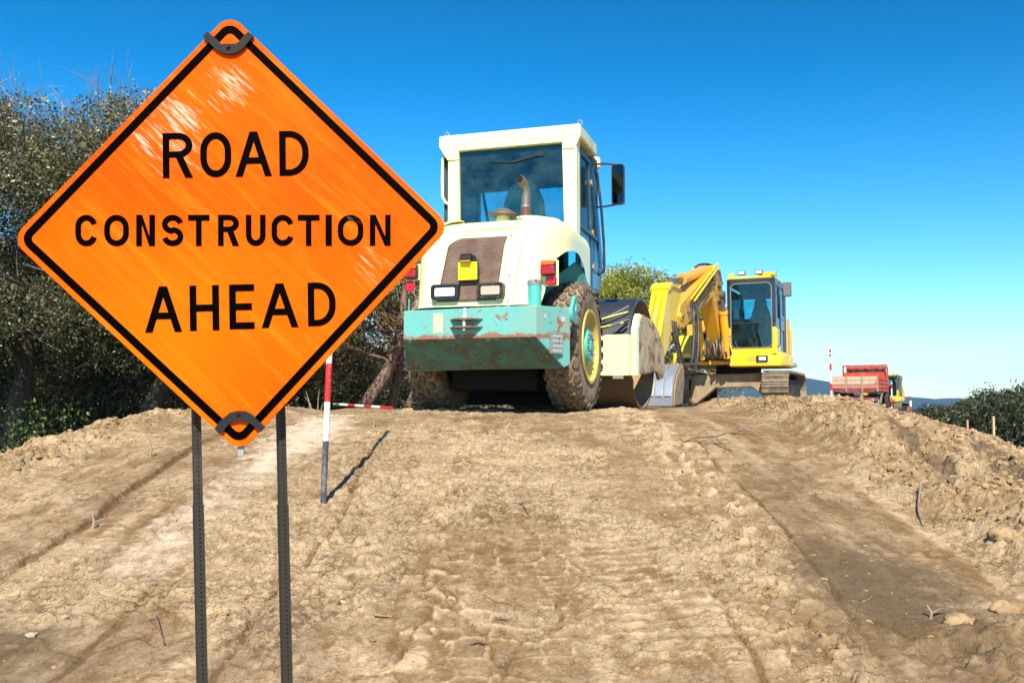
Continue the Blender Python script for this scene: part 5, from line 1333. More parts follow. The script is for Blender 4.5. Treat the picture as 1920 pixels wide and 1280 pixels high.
# the one lying on the bank
a = Vector(back(626, 750.5, 11.2)); b = Vector(back(735, 762.5, 10.2))
for v in (a, b): v.z = gz(v.x, v.y) + .045
a.z += .06
ranging_pole(a, b, .015, [(.05, TWP), (.12, PK), (.27, PW), (.40, PR), (.55, PW), (.68, PR), (.82, PW), (1, PR)], 'red and white ranging pole lying flat on the bank left of the compactor')
def far_pole(px, ytop, ybot, D, label, r, bands):
    t = Vector(back(px[0], ytop, D)); bb = Vector(back(px[1], ybot, D))
    d = (bb - t).normalized(); g = gz(bb.x, bb.y)
    if bb.z > g: bb = bb + d * ((bb.z - g) / max(.2, -d.z))
    ranging_pole(bb, t, r, bands, label)
def upbands(n, first=PW): 
    other = PR if first is PW else PW
    return [((i + 1) / n, first if i % 2 == 0 else other) for i in range(n)]
far_pole((1556.5, 1559), 655, 746, 24, 'tall red and white ranging pole standing at the left rear corner of the red truck', .028, [(.30,PW),(.42,PR),(.64,PW),(.76,PR),(.88,PW),(.925,PR),(.95,PW),(1,PR)])
far_pole((1671.5, 1672), 713, 746, 40, 'red and white ranging pole in front of the distant excavator cab', .030, [(.2,PW),(.5,PR),(.75,PW),(.9,PR),(.95,PW),(1,PR)])
far_pole((1705, 1706.5), 732, 761, 50, 'taller of the two red and white ranging poles against the far hills', .034, upbands(5))
far_pole((1708, 1708), 751, 762, 42, 'short red and white ranging pole stub against the far hills', .034, upbands(3))
def stake(px, yt, yb, D, label, r=.03, m=WOODP):
    t = Vector(back(px, yt, D)); b = Vector(back(px, yb, D)); g = gz(b.x, b.y)
    b.z = min(b.z, g - .05)
    return tag(MB().bar(b, t, r * 2, r * 1.5).build('wooden_stake', m, bevel=.004), label, 'stake', 'wooden stakes along the right-hand slope')
stake(1862, 780, 821, 12, 'tall pale wooden stake on the right-hand slope before the dark pines', .018)
stake(1813.5, 787, 798, 14, 'short pinkish stake stub on the rim of the right-hand slope', .016, paint('pink_wood', (.50,.27,.22), .8))

def stick(pts, r, label, m=TWIG, side=None, name='stick'):
    """pts in photo pixels, dropped onto the ground"""
    P_ = []
    for (px, py, up) in pts:
        # march along the view ray to the ground
        lo, hi = 1.5, 14.0
        for k in range(60):
            Yv = lo + (hi - lo) * k / 59; q = back(px, py, Yv)
            if q[2] <= gz(q[0], Yv): break
        P_.append(Vector((q[0], q[1], gz(q[0], q[1], True) + r * .6 + up)))
    mb = MB().tube(P_, [r * (1 - .6 * i / (len(P_) - 1)) for i in range(len(P_))], 7)
    for (i, dx, dy, up) in side or []:
        p = P_[i]; mb.tube([p, p + Vector((dx * .5, dy * .4, up * .8)), p + Vector((dx, dy, up))], [r * .6, r * .5, r * .25], 6)
    return tag(mb.build(name, m, smooth=60), label, 'stick', 'sticks lying on the soil')
stick([(962,959,0),(978,964,.006),(990,976,.004)], .006, 'small dark forked stick lying on the middle of the track', TWIG, [(1,.05,.03,.012)])
stick([(927,1175,0),(938,1171,.004),(949,1168,.003)], .0075, 'short brown stick lying at the bottom centre of the track', TWIG)
stick([(689,1150,.0),(704,1164,.006),(718,1172,.005),(735,1178,.0)], .0055, 'thin pale curved stick on the flaky mud right of the sign posts', TWP, [(1,.03,.015,.008)])
stick([(880,1222,0),(895,1216,.012),(907,1220,.006),(918,1234,0)], .005, 'dark bent twig at the bottom edge of the track', TWIG)
stick([(277,1202,0),(292,1209,.004),(308,1213,.002)], .007, 'reddish brown stick lying left of the sign posts', TWIG)
stick([(1883,889,.0),(1871,893,.03),(1858,901,.0)], .010, 'light curved stick on the right-hand slope near the picture edge', TWP)
stick([(1805,891,0),(1828,893,.01)], .012, 'straight pale stick lying flat on the right-hand slope', TWP)
stick([(1722,942,.0),(1728,955,.04),(1722,970,.02),(1730,990,.0)], .008, 'pale crooked root standing out of the right-hand soil bank', TWP)
stick([(1750,934,0),(1775,941,.0),(1802,944,.0)], .007, 'brown root half buried in the upper right-hand soil bank', TWIG)
stick([(1280,838,0),(1305,842,.03),(1340,838,.05),(1372,848,.0)], .013, 'thick muddy root in the debris at the right edge of the crest', MUDTW, [(1,.12,.1,.05),(2,.15,-.05,.03)])
stick([(1372,822,.0),(1395,820,.03),(1415,822,.01)], .012, 'dark thin root lying behind the muddy debris on the crest', TWIG)
def sprig(px, py, D_lab, h, label, m=TWP):
    for k in range(60):
        Yv = 1.5 + 12.5 * k / 59; q = back(px, py, Yv)
        if q[2] <= gz(q[0], Yv): break
    p = Vector((q[0], q[1], gz(q[0], q[1], True)))
    mb = MB().tube([p - Vector((0,0,.03)), p + Vector((.008,0,h*.5)), p + Vector((-.004,.01,h))], [.008,.006,.003], 7)
    mb.tube([p + Vector((.008,0,h*.4)), p + Vector((.05,.02,h*.62)), p + Vector((.075,.03,h*.6))], [.005,.004,.002], 6)
    return tag(mb.build('standing_twig', m, smooth=60), label, 'twig', 'twigs sticking up out of the soil')
sprig(281, 868, 0, .10, 'small pale twig sticking up from the left side of the track, casting a short shadow')
sprig(1743, 1172, 0, .045, 'pale split twig sticking up from the damp soil at lower right')
sprig(172, 1003, 0, .07, 'thin twig sticking up from the dark soil left of the sign posts')
sprig(700, 800, 0, .10, 'tiny pale twig on the crest left of the compactor')
for i, (px, py, h) in enumerate(((590, 762, .30), (598, 762, .33))):
    pass
def drystem():
    a = Vector(back(592, 763, 9.5)); a.z = gz(a.x, a.y)
    mb = MB()
    for dx, h, l in ((-.05,.24,-.06),(.02,.26,.01),(-.02,.18,-.10),(.05,.12,.03)):
        mb.tube([a + Vector((dx,0,-.03)), a + Vector((dx + l*.4,0,h*.6)), a + Vector((dx + l,.02,h))], [.006,.005,.002], 6)
    tag(mb.build('dry_weed', TWP, smooth=60), 'tuft of dry bare stems on the rim of the bank beside the ranging pole', 'weed')
drystem()

# named clods and stones
def boulder(px, py, size, seed, label, flat=.7, m=CLOD, name='clod', cat='clod'):
    for k in range(80):
        Yv = 1.5 + 10.5 * k / 79; q = back(px, py, Yv)
        if q[2] <= gz(q[0], Yv): break
    rng = np.random.default_rng(seed); V, F = rock_verts(rng, 4, .6, .97, .012)
    n = fbm(V[:,0]*2.2 + seed, V[:,1]*2.2 + V[:,2]*1.7, 5, seed)
    V = V * (1 + .42 * n[:, None] + .12 * fbm(V[:,0]*7 + seed, V[:,1]*7 + V[:,2]*6, 3, seed + 1)[:, None]) * np.array([1, .8, flat]) * size
    z = gz(q[0], q[1], True)
    o = np_mesh(name, V + np.array([q[0], q[1], z + size * flat * .02]), F, m, smooth=False)
    return tag(o, label, cat, 'big clods and stones')
boulder(1885, 1046, .06, 3, 'big rounded soil clod at the foot of the right-hand bank by the picture edge')
boulder(1835, 1008, .04, 8, 'lumpy clod half buried just above the biggest clod on the right-hand bank')
boulder(1640, 905, .04, 5, 'rough clod rolled down to the toe of the right-hand bank')
boulder(1500, 850, .045, 6, 'rounded clod sitting high on the near end of the right-hand bank')
boulder(1795, 1190, .05, 7, 'angular clod on the heap in the lower right corner')
boulder(1885, 1165, .05, 9, 'large crumbling clod on the heap at the lower right picture edge')
boulder(812, 1192, .013, 10, 'whitish stone lying in the middle foreground of the track', .7, paint('pale_stone', (.46,.35,.23), .9, bmp=.4), 'stone', 'stone')
boulder(60, 1190, .024, 11, 'grey brown stone in the lower left foreground', .5, paint('grey_stone', (.34,.27,.19), .9, bmp=.4), 'stone', 'stone')
boulder(120, 1182, .017, 12, 'small grey stone right of the lower left stone', .6, paint('grey_stone_b', (.34,.27,.19), .9, bmp=.4), 'stone', 'stone')
boulder(643, 1152, .018, 13, 'pale flat mud flake beside the right sign post', .5, paint('pale_flake', (.60,.45,.30), .9, bmp=.3), 'stone', 'stone')
boulder(30, 875, .045, 14, 'dark grey stone in the loose left-hand bank', .6, paint('dark_stone', (.26,.20,.13), .9, bmp=.4), 'stone', 'stone')
boulder(108, 832, .03, 15, 'rounded clod on top of the loose left-hand bank')
# ---------------------------------------------------------------- trees
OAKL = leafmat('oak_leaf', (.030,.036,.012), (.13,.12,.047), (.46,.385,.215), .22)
PINL = leafmat('pine_needle', (.17, .085, .03), (.17, .185, .02), (.43, .42, .04), .35)
GRNL = leafmat('green_leaf', (.03,.06,.012), (.07,.12,.02), (.16,.22,.05), .35)
DRKL = leafmat('dark_pine', (.008,.012,.004), (.021,.029,.009), (.052,.058,.018), .12)
BRK = bark('oak_bark', (.034,.026,.021), (.10,.078,.062)); TWB = bark('bare_twig', (.16,.135,.11), (.34,.29,.235)); PBK = bark('pine_bark', (.11,.065,.045), (.26,.17,.125))
def leaf_cloud(centers, radii, n_per, size, rng, tint_fn, aspect=.55, upbias=0.0, shell=.55):
    Cs = []; T = []
    for (c, r) in zip(centers, radii):
        n = max(8, int(n_per * r * r))
        d = rng.normal(size=(n, 3)); d /= np.linalg.norm(d, axis=1)[:, None]
        rad = (shell + (1 - shell) * rng.random(n)) * (1 + .22 * rng.normal(size=n) * (rng.random(n) > .7))
        p = np.asarray(c) + d * rad[:, None] * np.asarray(r) * np.array([1, 1, .72])
        Cs.append(p)
    P = np.concatenate(Cs); n = len(P)
    T = np.clip(tint_fn(P, rng), 0, 1)
    a = rng.normal(size=(n, 3)); a[:, 2] += upbias; a /= np.linalg.norm(a, axis=1)[:, None]
    b = np.cross(a, rng.normal(size=(n, 3))); b /= np.linalg.norm(b, axis=1)[:, None]
    s = size * (.6 + .8 * rng.random(n))[:, None]
    u = a * s; v = b * s * aspect
    V = np.stack([P - u * .5, P + v * .5, P + u * .5, P - v * .5], 1).reshape(-1, 3)
    F = np.arange(n * 4).reshape(-1, 4)
    return V, F, T
def limb(mb, p, d, L, r, rng, depth, tips, wig=.25, up=.12, nk=6, split=(2, 3)):
    pts = [Vector(p)]; d = Vector(d).normalized()
    for i in range(nk):
        d = (d + Vector((rng.gauss(0, wig), rng.gauss(0, wig), rng.gauss(up, wig))) * .45).normalized()
        pts.append(pts[-1] + d * (L / nk))
    mb.tube(pts, [r * (1 - .55 * i / nk) for i in range(nk + 1)], 9 if r > .06 else 6, caps=False)
    tips.append((pts[-1], r))
    if depth <= 0: return
    for k in range(rng.randint(*split)):
        j = rng.randint(nk // 2, nk)
        nd = (d + Vector((rng.gauss(0, .7), rng.gauss(0, .7), rng.gauss(.15, .45)))).normalized()
        limb(mb, pts[j], nd, L * rng.uniform(.5, .75), r * .5, rng, depth - 1, tips, wig, up, max(3, nk - 1), split)
def bare_twigs(pts, rng, n, L, mb, spread=.5, r=.006):
    for i in range(n):
        p = Vector(pts[rng.randrange(len(pts))]); d = Vector((rng.gauss(0, spread), rng.gauss(0, spread), rng.uniform(.2, 1.2))).normalized()
        q = [p]
        for k in range(3):
            d = (d + Vector((rng.gauss(0, .25), rng.gauss(0, .25), rng.gauss(.05, .2)))).normalized(); q.append(q[-1] + d * L * rng.uniform(.25, .42))
        mb.tube(q, [r, r * .75, r * .5, r * .25], 3, caps=False)
        if rng.random() < .7:
            e = (d + Vector((rng.gauss(0, .5), rng.gauss(0, .5), .3))).normalized(); mb.tube([q[1], q[1] + e * L * .3, q[1] + e * L * .5], [r * .6, r * .4, r * .2], 3, caps=False)

def oak(name, seed, H, Rc, base, n_leaf, label, group, lean=(0, 0), twigs=500, crown_low=.36, leaf=.055, loc=(0, 0, 0)):
    """evergreen oak with a broad crown that overhangs its trunk; base of crown at crown_low*H"""
    rng = np.random.default_rng(seed); rr = random.Random(seed)
    root = empty(name, loc, 0, label, 'tree', group)
    mb = MB(); tips = []
    t0 = Vector((0, 0, -.3)); t1 = Vector((lean[0] * .5, lean[1] * .5, H * .22)); t2 = Vector((lean[0], lean[1], H * .42))
    mb.tube([t0, Vector((.02, 0, .15)), t1, (t1 + t2) / 2 + Vector((.08, .05, 0)), t2], [.26, .19, .15, .14, .12], 12, caps=False)
    for k in range(7):
        a = k * 2.4 + rr.uniform(-.3, .3)
        limb(mb, (t1 + t2) / 2 + (t2 - t1) * rr.uniform(0, .5), (math.cos(a), math.sin(a), rr.uniform(.3, .9)), H * .27, .075, rr, 2, tips, .3, .10)
    mb.build('trunk', BRK, root, smooth=60, fix=False)
    cs = []; rs = []
    for k in range(95):
        a = rr.uniform(0, 2 * PI); q = math.sqrt(rr.random()); e = rr.random()
        zt = H * (crown_low + (1 - crown_low) * (1 - .72 * q**2.2)) - .35
        zb_ = H * (crown_low + .03 * math.sin(3 * a))
        z = zb_ + (zt - zb_) * (1 - (1 - e)**1.6 if e > .35 else e)
        cs.append((t2.x + Rc * q * math.cos(a), t2.y + Rc * q * math.sin(a), z)); rs.append(rr.uniform(.45, .85))
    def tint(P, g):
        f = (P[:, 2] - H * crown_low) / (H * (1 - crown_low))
        return .18 + .42 * f + .22 * g.normal(size=len(P)) + .25 * (vnoise(P[:, 0] * .9 + seed, P[:, 2] * .9 + P[:, 1] * .4, seed) - .5)  # sunlit crown top and shaded foot painted into the leaf tint
    V, F, T = leaf_cloud(cs, rs, n_leaf, leaf, rng, tint)
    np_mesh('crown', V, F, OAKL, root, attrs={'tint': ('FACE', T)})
    tw = MB()
    top = [c for c in cs if c[2] > H * .55]
    bare_twigs([tuple(Vector(c) + Vector((rr.gauss(0, .3), rr.gauss(0, .3), rr.uniform(0, .35)))) for c in top for _ in range(6)], rr, twigs, .62, tw, .45, .0065)
    bare_twigs([tuple(Vector(c) + Vector((rr.gauss(0, .3), -.2 + rr.gauss(0, .3), rr.uniform(-.4, .3)))) for c in cs for _ in range(4)], rr, twigs // 2, .8, tw, .8, .007)
    tag(tw.build('bare_twigs', TWB, root, fix=False), kind='stuff')
    return root

def pine(name, seed, H, Rc, label, group, loc, lean=(0, 0), n_leaf=260, low=.45, leaf=.15, mat_=None, trunk_r=.17, brown=True, lobes=55):
    rng = np.random.default_rng(seed); rr = random.Random(seed)
    root = empty(name, loc, 0, label, 'tree', group)
    mb = MB(); tips = []
    k1 = Vector((lean[0] * .35, lean[1] * .3, H * .22)); k2 = Vector((lean[0], lean[1], H * .52))
    mb.tube([Vector((0, 0, -.3)), Vector((lean[0]*.12, 0, H * .08)), k1, (k1 + k2) / 2 + Vector((lean[0]*.08, 0, .0)), k2, k2 + Vector((.05, 0, H * .2))], [trunk_r*1.3, trunk_r, trunk_r * .9, trunk_r * .8, trunk_r * .65, trunk_r * .4], 12, caps=False)
    for k in range(9):
        a = k * 2.4 + rr.uniform(-.3, .3)
        limb(mb, k1 + (k2 - k1) * rr.uniform(.35, 1.1), (math.cos(a), math.sin(a), rr.uniform(.1, .7)), Rc * .55, .05, rr, 2, tips, .3, .08)
    mb.build('trunk', PBK, root, smooth=60, fix=False)
    cs = []; rs = []
    for k in range(lobes):
        a = rr.uniform(0, 2 * PI); q = math.sqrt(rr.random())
        zt = H * (1 - .20 * q**2) - .3
        z = zt - (rr.random()**1.7) * H * (1 - low) * (.55 + .45 * (1 - q))
        cs.append((k2.x + Rc * q * math.cos(a), k2.y + Rc * q * math.sin(a), z)); rs.append(rr.uniform(.35, .75) * Rc / 2.6)
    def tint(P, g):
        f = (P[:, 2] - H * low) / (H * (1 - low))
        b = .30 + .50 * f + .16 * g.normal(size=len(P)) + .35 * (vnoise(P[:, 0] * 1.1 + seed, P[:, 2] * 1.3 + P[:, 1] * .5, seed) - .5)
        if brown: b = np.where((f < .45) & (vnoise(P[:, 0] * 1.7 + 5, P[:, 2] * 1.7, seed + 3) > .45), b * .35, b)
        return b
    V, F, T = leaf_cloud(cs, rs, n_leaf * 2.2, leaf, rng, tint, .26, .6, .35)
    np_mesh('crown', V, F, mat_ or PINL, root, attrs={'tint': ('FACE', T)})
    tw = MB()
    bare_twigs([tuple(Vector(c) - Vector((rr.gauss(0, .4), rr.gauss(0, .4), rr.uniform(0, H * .14)))) for c in cs for _ in range(4)], rr, 300, .7, tw, 1.0, .009)
    tag(tw.build('dead_twigs', TWB, root, fix=False), kind='stuff')
    return root

def shrub(name, seed, H, Rc, label, loc, mat_, n=300, leaf=.09, group='undergrowth along the wood', cat='bush'):
    rng = np.random.default_rng(seed); rr = random.Random(seed)
    root = empty(name, loc, 0, label, cat, group)
    mb = MB()
    for k in range(7):
        a = rr.uniform(0, 6.28); q = Rc * .7 * rr.random()
        mb.tube([Vector((0, 0, -.1)), Vector((q*.4*math.cos(a), q*.3*math.sin(a), H * .2)), Vector((q*.7*math.cos(a), q*.8*math.sin(a), H * .42)), Vector((q*math.cos(a), q*math.sin(a), H * .6))], [.014, .010, .007, .004], 5, caps=False)
    mb.build('stems', BRK, root, fix=False)
    cs, rs = [], []
    for k in range(26):
        a = rr.uniform(0, 6.28); q = Rc * math.sqrt(rr.random())
        cs.append((q*math.cos(a), q*math.sin(a), H * rr.uniform(.12, .95) * (1 - .4*(q/Rc)**2))); rs.append(rr.uniform(.28, .5) * Rc)
    V, F, T = leaf_cloud(cs, rs, n, leaf, rng, lambda P, g: .25 + .4 * P[:, 2] / H + .25 * g.normal(size=len(P)))
    np_mesh('foliage', V, F, mat_, root, attrs={'tint': ('FACE', T)})
    return root

def at(px, D): 
    x = (px - 960) / FPX * D
    return (x, D, gz(x, D) - .05)
G1 = 'evergreen oaks of the wood on the left'
def ht(py, D): return EYE + (757 - py) / FPX * D
def put_oak(seed, px, D, ytop, Rc, label, lean=(0, 0), **k):
    l = at(px, D); return oak('oak_tree', seed, ht(ytop, D) - l[2], Rc, 0, k.pop('n_leaf', 2300), label, G1, lean, loc=l, **k)
o1 = put_oak(11, 235, 16.0, 150, 3.0, 'grey green oak with bare twigs nearest the sign, its leaning trunk bare at the bottom', (.9, 0), crown_low=.34, twigs=480)
o2 = put_oak(23, 20, 15.0, 118, 3.1, 'tallest grey green oak with bare twigs at the left picture edge', (.3, -.2), crown_low=.35, twigs=520)
def put_copy(src, px, D, s, rot, label, grp, zs=None):
    c = copy_tree(src); l = at(px, D); c.location = l; c.rotation_euler = (0, 0, rot); c.scale = (s, s, zs or s); return tag(c, label, 'tree', grp)
put_copy(o1, -190, 14.0, 1.0, 2.0, 'oak standing half outside the left picture edge', G1)
put_copy(o2, 480, 19.5, .98, 1.2, 'oak standing straight behind the middle of the road sign', G1, 1.0)
put_copy(o1, 600, 25.0, .74, 4.0, 'oak behind the right half of the road sign, further back than the others', G1, .74)
put_copy(o2, 140, 21.0, .95, 3.2, 'second row oak seen under the crowns left of the sign posts', G1, .8)
put_copy(o1, -40, 22.0, .95, 5.1, 'second row oak deep in the shade at the left edge', G1, .8)
put_copy(o2, 340, 22.5, .95, .6, 'second row oak in the shade behind the left sign post', G1, .8)
# dark undergrowth that closes the wood
G3 = 'undergrowth along the wood'
s1 = shrub('bush', 51, 2.6, 1.6, 'dark bush filling the shade left of the leaning oak trunk', at(130, 18.2), OAKL, 900, .07)
def put_bush(px, D, s, rot, label):
    c = copy_tree(s1); c.location = at(px, D); c.rotation_euler = (0, 0, rot); c.scale = (s * 1.2, s * 1.2, s); return tag(c, label, 'bush', G3)
put_bush(-20, 18.5, 1.1, 1.0, 'dark bush in the shade at the left picture edge')
put_bush(270, 19.5, 1.1, 2.0, 'dark bush in the shade right of the leaning oak trunk')
put_bush(400, 21.0, 1.15, 3.0, 'dark bush in the shade behind the sign between the posts')
put_bush(540, 23.0, 1.15, 4.0, 'dark bush in the shade behind the right sign post')
put_bush(650, 27.0, 1.3, 5.0, 'dark bush in the shade behind the planted ranging pole')
put_bush(760, 31.0, 1.4, 6.0, 'dark bush in the shade left of the compactor wheel')
put_bush(700, 36.0, 1.8, 1.5, 'broad dark bush far behind the compactor left wheel')
put_bush(840, 39.0, 1.9, 3.5, 'broad dark bush seen under the compactor between its wheels')
put_bush(770, 27.0, 1.2, 2.2, 'dark bush right beside the compactor bumper corner')
put_bush(930, 37.0, 1.7, .9, 'broad dark bush added to fill the bright gap under the middle of the compactor')  # added bush, its dark leaves stand in for the shade below the machine
put_bush(1228, 46.0, 1.8, 4.4, 'broad dark bush behind the excavator bucket')
put_bush(60, 24.0, 1.5, .5, 'big dark bush deep in the wood on the far left')
put_bush(210, 25.0, 1.5, 2.5, 'big dark bush deep in the wood behind the leaning trunk')
gsh = shrub('bush', 57, 1.0, .62, 'small bright green bush by the cut log at the left edge', at(14, 11.0), GRNL, 1500, .042)
c = copy_tree(gsh); c.location = (at(110, 13.2)[0], 13.2, ht(600, 13.2)); c.location.z = gz(c.location.x, 13.2) - .1; c.scale = (1.3, 1.3, 1.6); tag(c, 'taller bright green sapling catching the sun left of the sign', 'bush', G3)
# cut log
lg = empty('cut_log', at(8, 10.6), 0, 'short sawn log lying among green leaves at the left edge', 'log')
d = Vector((.62, -.55, .16)).normalized()
a = Vector((-.2, .1, .42))
MB().tube([a - d * .5, a, a + d * .45], [.11, .105, .10], 14).build('log_bark', BRK, lg, smooth=50)
MB().cyl(a + d * .449, a + d * .4535, .092, n=18).build('sawn_face', paint('sawn_wood', (.42, .24, .12), .8, var=.2), lg)
# pines behind the compactor
G2 = 'stone pines behind the machines'
def put_pine(seed, px, D, ytop, Rc, label, lean=(0, 0), **k):
    l = at(px, D); return pine('pine_tree', seed, ht(ytop, D) - l[2], Rc, label, G2, l, lean, **k)
put_pine(61, 632, 19.0, 395, 2.0, 'leaning pine whose bent trunk shows between sign and compactor', (1.35, 0), low=.50, trunk_r=.15)
put_pine(63, 712, 22.0, 452, 2.0, 'upright pine just left of the compactor bumper', (.5, 0), low=.40, trunk_r=.14)
put_pine(65, 735, 26.0, 470, 2.3, 'small leaning pine behind the compactor left wheel', (.9, 0), low=.42, trunk_r=.12)
put_pine(67, 1165, 40.0, 497, 3.6, 'bushy yellow green pine directly right of the compactor cab', (.3, 0), n_leaf=240, low=.22, leaf=.20, lobes=80)
put_pine(69, 1240, 42.0, 503, 3.2, 'yellow green pine behind the excavator boom with brown dead twigs below', (-.8, 0), n_leaf=240, low=.20, leaf=.20, lobes=75)
put_pine(71, 1095, 44.0, 505, 3.2, 'pine mostly hidden behind the compactor cab', (.4, 0), n_leaf=200, low=.25, leaf=.20)
put_pine(73, 1300, 50.0, 560, 3.2, 'low pine hidden behind the excavator boom', (.2, 0), n_leaf=180, low=.2, leaf=.22)
put_pine(75, 860, 40.0, 520, 3.4, 'pine hidden behind the compactor engine hood', (.2, 0), n_leaf=180, low=.2, leaf=.2)
# dark pines on the lower land at right
G4 = 'dark pines on the low land at right'
def put_dark(seed, px, D, ytop, Rc, label):
    l = at(px, D); H = ht(ytop, D) - l[2]
    return pine('pine_tree', seed, H, Rc, label, G4, l, (0, 0), 330, .12, .24, DRKL, .22, False, 110)
d1 = put_dark(81, 1908, 55, 735, 4.2, 'tallest dark pine at the right picture edge')
d2 = put_dark(83, 1840, 62, 757, 4.0, 'dark pine second from the right picture edge')
HSRC = {d1.name: ht(735, 55) - d1.location.z, d2.name: ht(757, 62) - d2.location.z}
def put_d(src, px, D, ytop, rot, label):
    c = copy_tree(src); l = at(px, D); k = (ht(ytop, D) - l[2]) / HSRC[src.name]
    c.location = l; c.rotation_euler = (0, 0, rot); w = max(.7, min(1.1, k)); c.scale = (w, w, k); tag(c, label, 'tree', G4); return c
put_d(d1, 1965, 50, 733, 2, 'dark pine standing half outside the right picture edge')
put_d(d2, 1880, 74, 752, 3, 'dark pine behind the gap between the two right-hand pines')
put_d(d2, 1800, 75, 763, 1, 'dark pine just left of the tall wooden stake, further off')
put_d(d1, 1796, 105, 768, 4, 'low pine at the left end of the dark row, furthest off')
put_d(d2, 1822, 98, 761, 5, 'olive pine in the back row above the short stake')
put_d(d2, 1930, 44, 757, 2.2, 'small dark pine in front of the tallest one at right')
put_d(d1, 1870, 46, 772, 2.9, 'small dark pine behind the tall wooden stake')
# ---------------------------------------------------------------- hills, air, sky, light, camera
def hills(name, D, prof, depth, seed, col):
    """ridge line given as (photo x, photo y) at distance D; rounded wooded hills"""
    xs = np.array([p[0] for p in prof], float); ys = np.array([p[1] for p in prof], float)
    n = 640
    px = np.linspace(xs[0], xs[-1], n); py = np.interp(px, xs, ys)
    k = np.ones(7) / 7; py = np.convolve(np.pad(py, 3, mode='edge'), k, 'valid')
    X = (px - 960) / FPX * D; Hh = EYE + (757 - py) / FPX * D
    rows = 40
    V = np.zeros((rows, n, 3))
    for j in range(rows):
        t = j / (rows - 1) * 2 - 1                      # -1 front foot, 0 ridge, 1 back foot
        yy = D + t * depth
        prof_ = np.cos(t * PI / 2)**1.3
        nz = fbm(X / (depth * .35) + 5, np.full(n, yy / (depth * .35)), 4, seed)
        V[j, :, 0] = X * (yy / D) if False else X
        V[j, :, 1] = yy + depth * .12 * nz
        V[j, :, 2] = -20 + (Hh + 20) * prof_ * (1 + .10 * nz * (1 - prof_))
    i = np.arange(n - 1)[None, :] + np.arange(rows - 1)[:, None] * n
    F = np.stack([i, i + 1, i + 1 + n, i + n], -1).reshape(-1, 4)
    m, t_, P, N, L = nt(name + '_wood')
    g = N.new('ShaderNodeNewGeometry').outputs['Position']
    f = noise(N, L, g, .02, 6, .65)
    L.new(mixc(N, L, ramp(N, L, f, .4, .62), tuple(c * .7 for c in col), tuple(c * 1.5 for c in col)), P.inputs['Base Color'])
    P.inputs['Roughness'].default_value = 1; P.inputs['Specular IOR Level'].default_value = 0
    return tag(np_mesh(name, V.reshape(-1, 3), F, m, smooth=True), kind='structure')
hills('hills', 2600, [(600,752),(1000,742),(1180,728),(1300,712),(1400,702),(1480,706),(1530,715),(1570,724),(1620,737),(1660,742),(1690,743.5),(1715,745.5),(1738,750),(1752,750.5),(1768,747.5),(1782,745.5),(1798,748.5),(1812,751),(1822,750),(1840,754),(1870,757),(2100,760)], 500, 7, (.020,.034,.022))
# the air between here and the hills
bm_ = MB().box(-2600, 2600, -40, 3300, -30, 110)
hz = bm_.build('haze', None); tag(hz, kind='stuff')
hm = bpy.data.materials.new('air'); hm.use_nodes = True
N, L = hm.node_tree.nodes, hm.node_tree.links
N.remove(N['Principled BSDF'])
pv = N.new('ShaderNodeVolumePrincipled'); pv.inputs['Color'].default_value = (.36, .66, 1, 1); pv.inputs['Density'].default_value = .0002; pv.inputs['Anisotropy'].default_value = .1
L.new(pv.outputs[0], N['Material Output'].inputs['Volume'])
hz.data.materials.append(hm)

W = bpy.data.worlds.new('World'); S.world = W; W.use_nodes = True
N, L = W.node_tree.nodes, W.node_tree.links
bg = N['Background']
sky = N.new('ShaderNodeTexSky'); sky.sky_type = 'NISHITA'; sky.sun_disc = False
sky.sun_elevation = SUN_EL; sky.sun_rotation = PI + SUN_AZ
sky.altitude = 0; sky.air_density = 1.0; sky.dust_density = .1; sky.ozone_density = 3.0
hs = N.new('ShaderNodeHueSaturation'); hs.inputs['Saturation'].default_value = 1.50; hs.inputs['Value'].default_value = 1.0; hs.inputs['Hue'].default_value = .492
L.new(sky.outputs[0], hs.inputs['Color']); ml = N.new('ShaderNodeMix'); ml.data_type = 'RGBA'; ml.blend_type = 'MULTIPLY'; ml.inputs[0].default_value = 1.0; ml.inputs[7].default_value = (.82, .97, 1.08, 1)
L.new(hs.outputs[0], ml.inputs[6]); 
gz_ = N.new('ShaderNodeSeparateXYZ'); tc_ = N.new('ShaderNodeTexCoord'); L.new(tc_.outputs['Generated'], gz_.inputs[0])
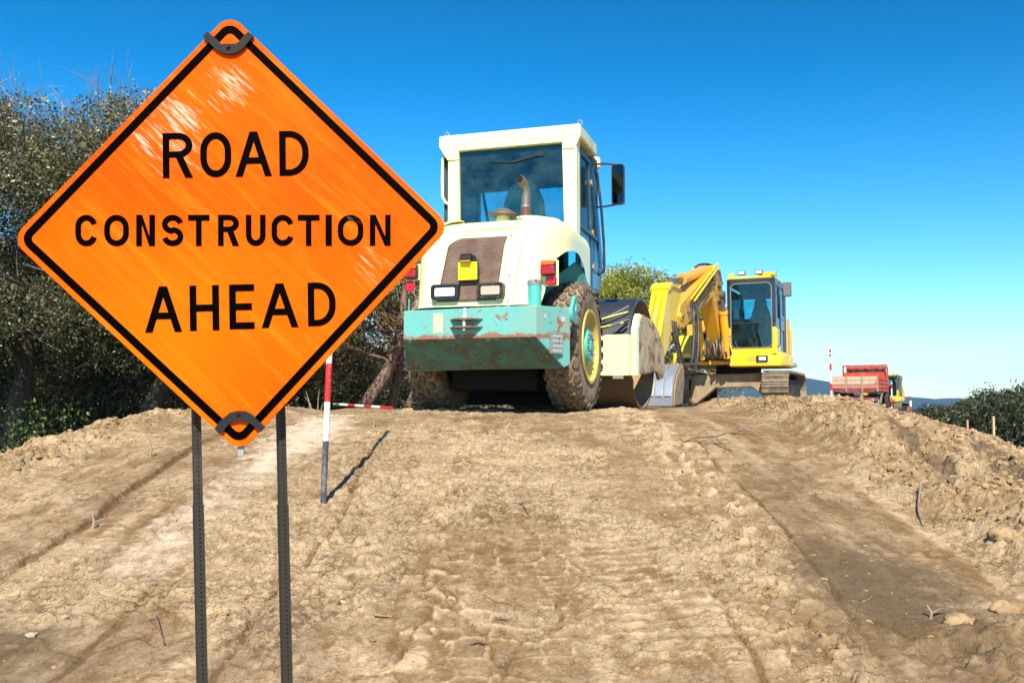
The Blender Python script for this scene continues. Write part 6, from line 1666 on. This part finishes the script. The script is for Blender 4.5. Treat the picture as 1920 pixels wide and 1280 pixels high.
mr = N.new('ShaderNodeMapRange'); mr.inputs['From Min'].default_value = .10; mr.inputs['From Max'].default_value = .45; mr.inputs['To Min'].default_value = 1.45; mr.inputs['To Max'].default_value = .78; L.new(gz_.outputs['Z'], mr.inputs['Value'])
mx_ = N.new('ShaderNodeMapRange'); mx_.inputs['From Min'].default_value = -.1; mx_.inputs['From Max'].default_value = .5; mx_.inputs['To Min'].default_value = 1.0; mx_.inputs['To Max'].default_value = .84; L.new(gz_.outputs['X'], mx_.inputs['Value'])
mm = N.new('ShaderNodeMath'); mm.operation = 'MULTIPLY'; L.new(mr.outputs[0], mm.inputs[0]); L.new(mx_.outputs[0], mm.inputs[1])
vs_ = N.new('ShaderNodeVectorMath'); vs_.operation = 'SCALE'; L.new(ml.outputs[2], vs_.inputs[0]); L.new(mm.outputs[0], vs_.inputs['Scale'])
L.new(vs_.outputs[0], bg.inputs['Color'])
bg.inputs['Strength'].default_value = .10

sl = bpy.data.lights.new('sun', 'SUN'); sl.energy = 5.0; sl.angle = R(.53); sl.color = (1, .94, .82)
so = bpy.data.objects.new('sun', sl); COL.objects.link(so)
d = Vector((math.sin(SUN_AZ) * math.cos(SUN_EL), math.cos(SUN_AZ) * math.cos(SUN_EL), -math.sin(SUN_EL)))
so.rotation_euler = d.to_track_quat('-Z', 'Y').to_euler()
so.location = (0, -20, 20)

cam = bpy.data.cameras.new('camera'); cam.sensor_width = 36; cam.lens = FPX / 1920 * 36
cam.clip_start = .05; cam.clip_end = 20000
co_ = bpy.data.objects.new('camera', cam); COL.objects.link(co_)
co_.location = (0, 0, EYE); co_.rotation_euler = (PI / 2 + PITCH, 0, 0)
S.camera = co_
S.view_settings.view_transform = 'Standard'; S.view_settings.look = 'None'
S.view_settings.exposure = .72; S.view_settings.gamma = 1.0; S.view_settings.use_curve_mapping = False
S.cycles.max_bounces = 8; S.cycles.transparent_max_bounces = 12; S.cycles.volume_bounces = 0
S.render.resolution_x = 1024; S.render.resolution_y = 682
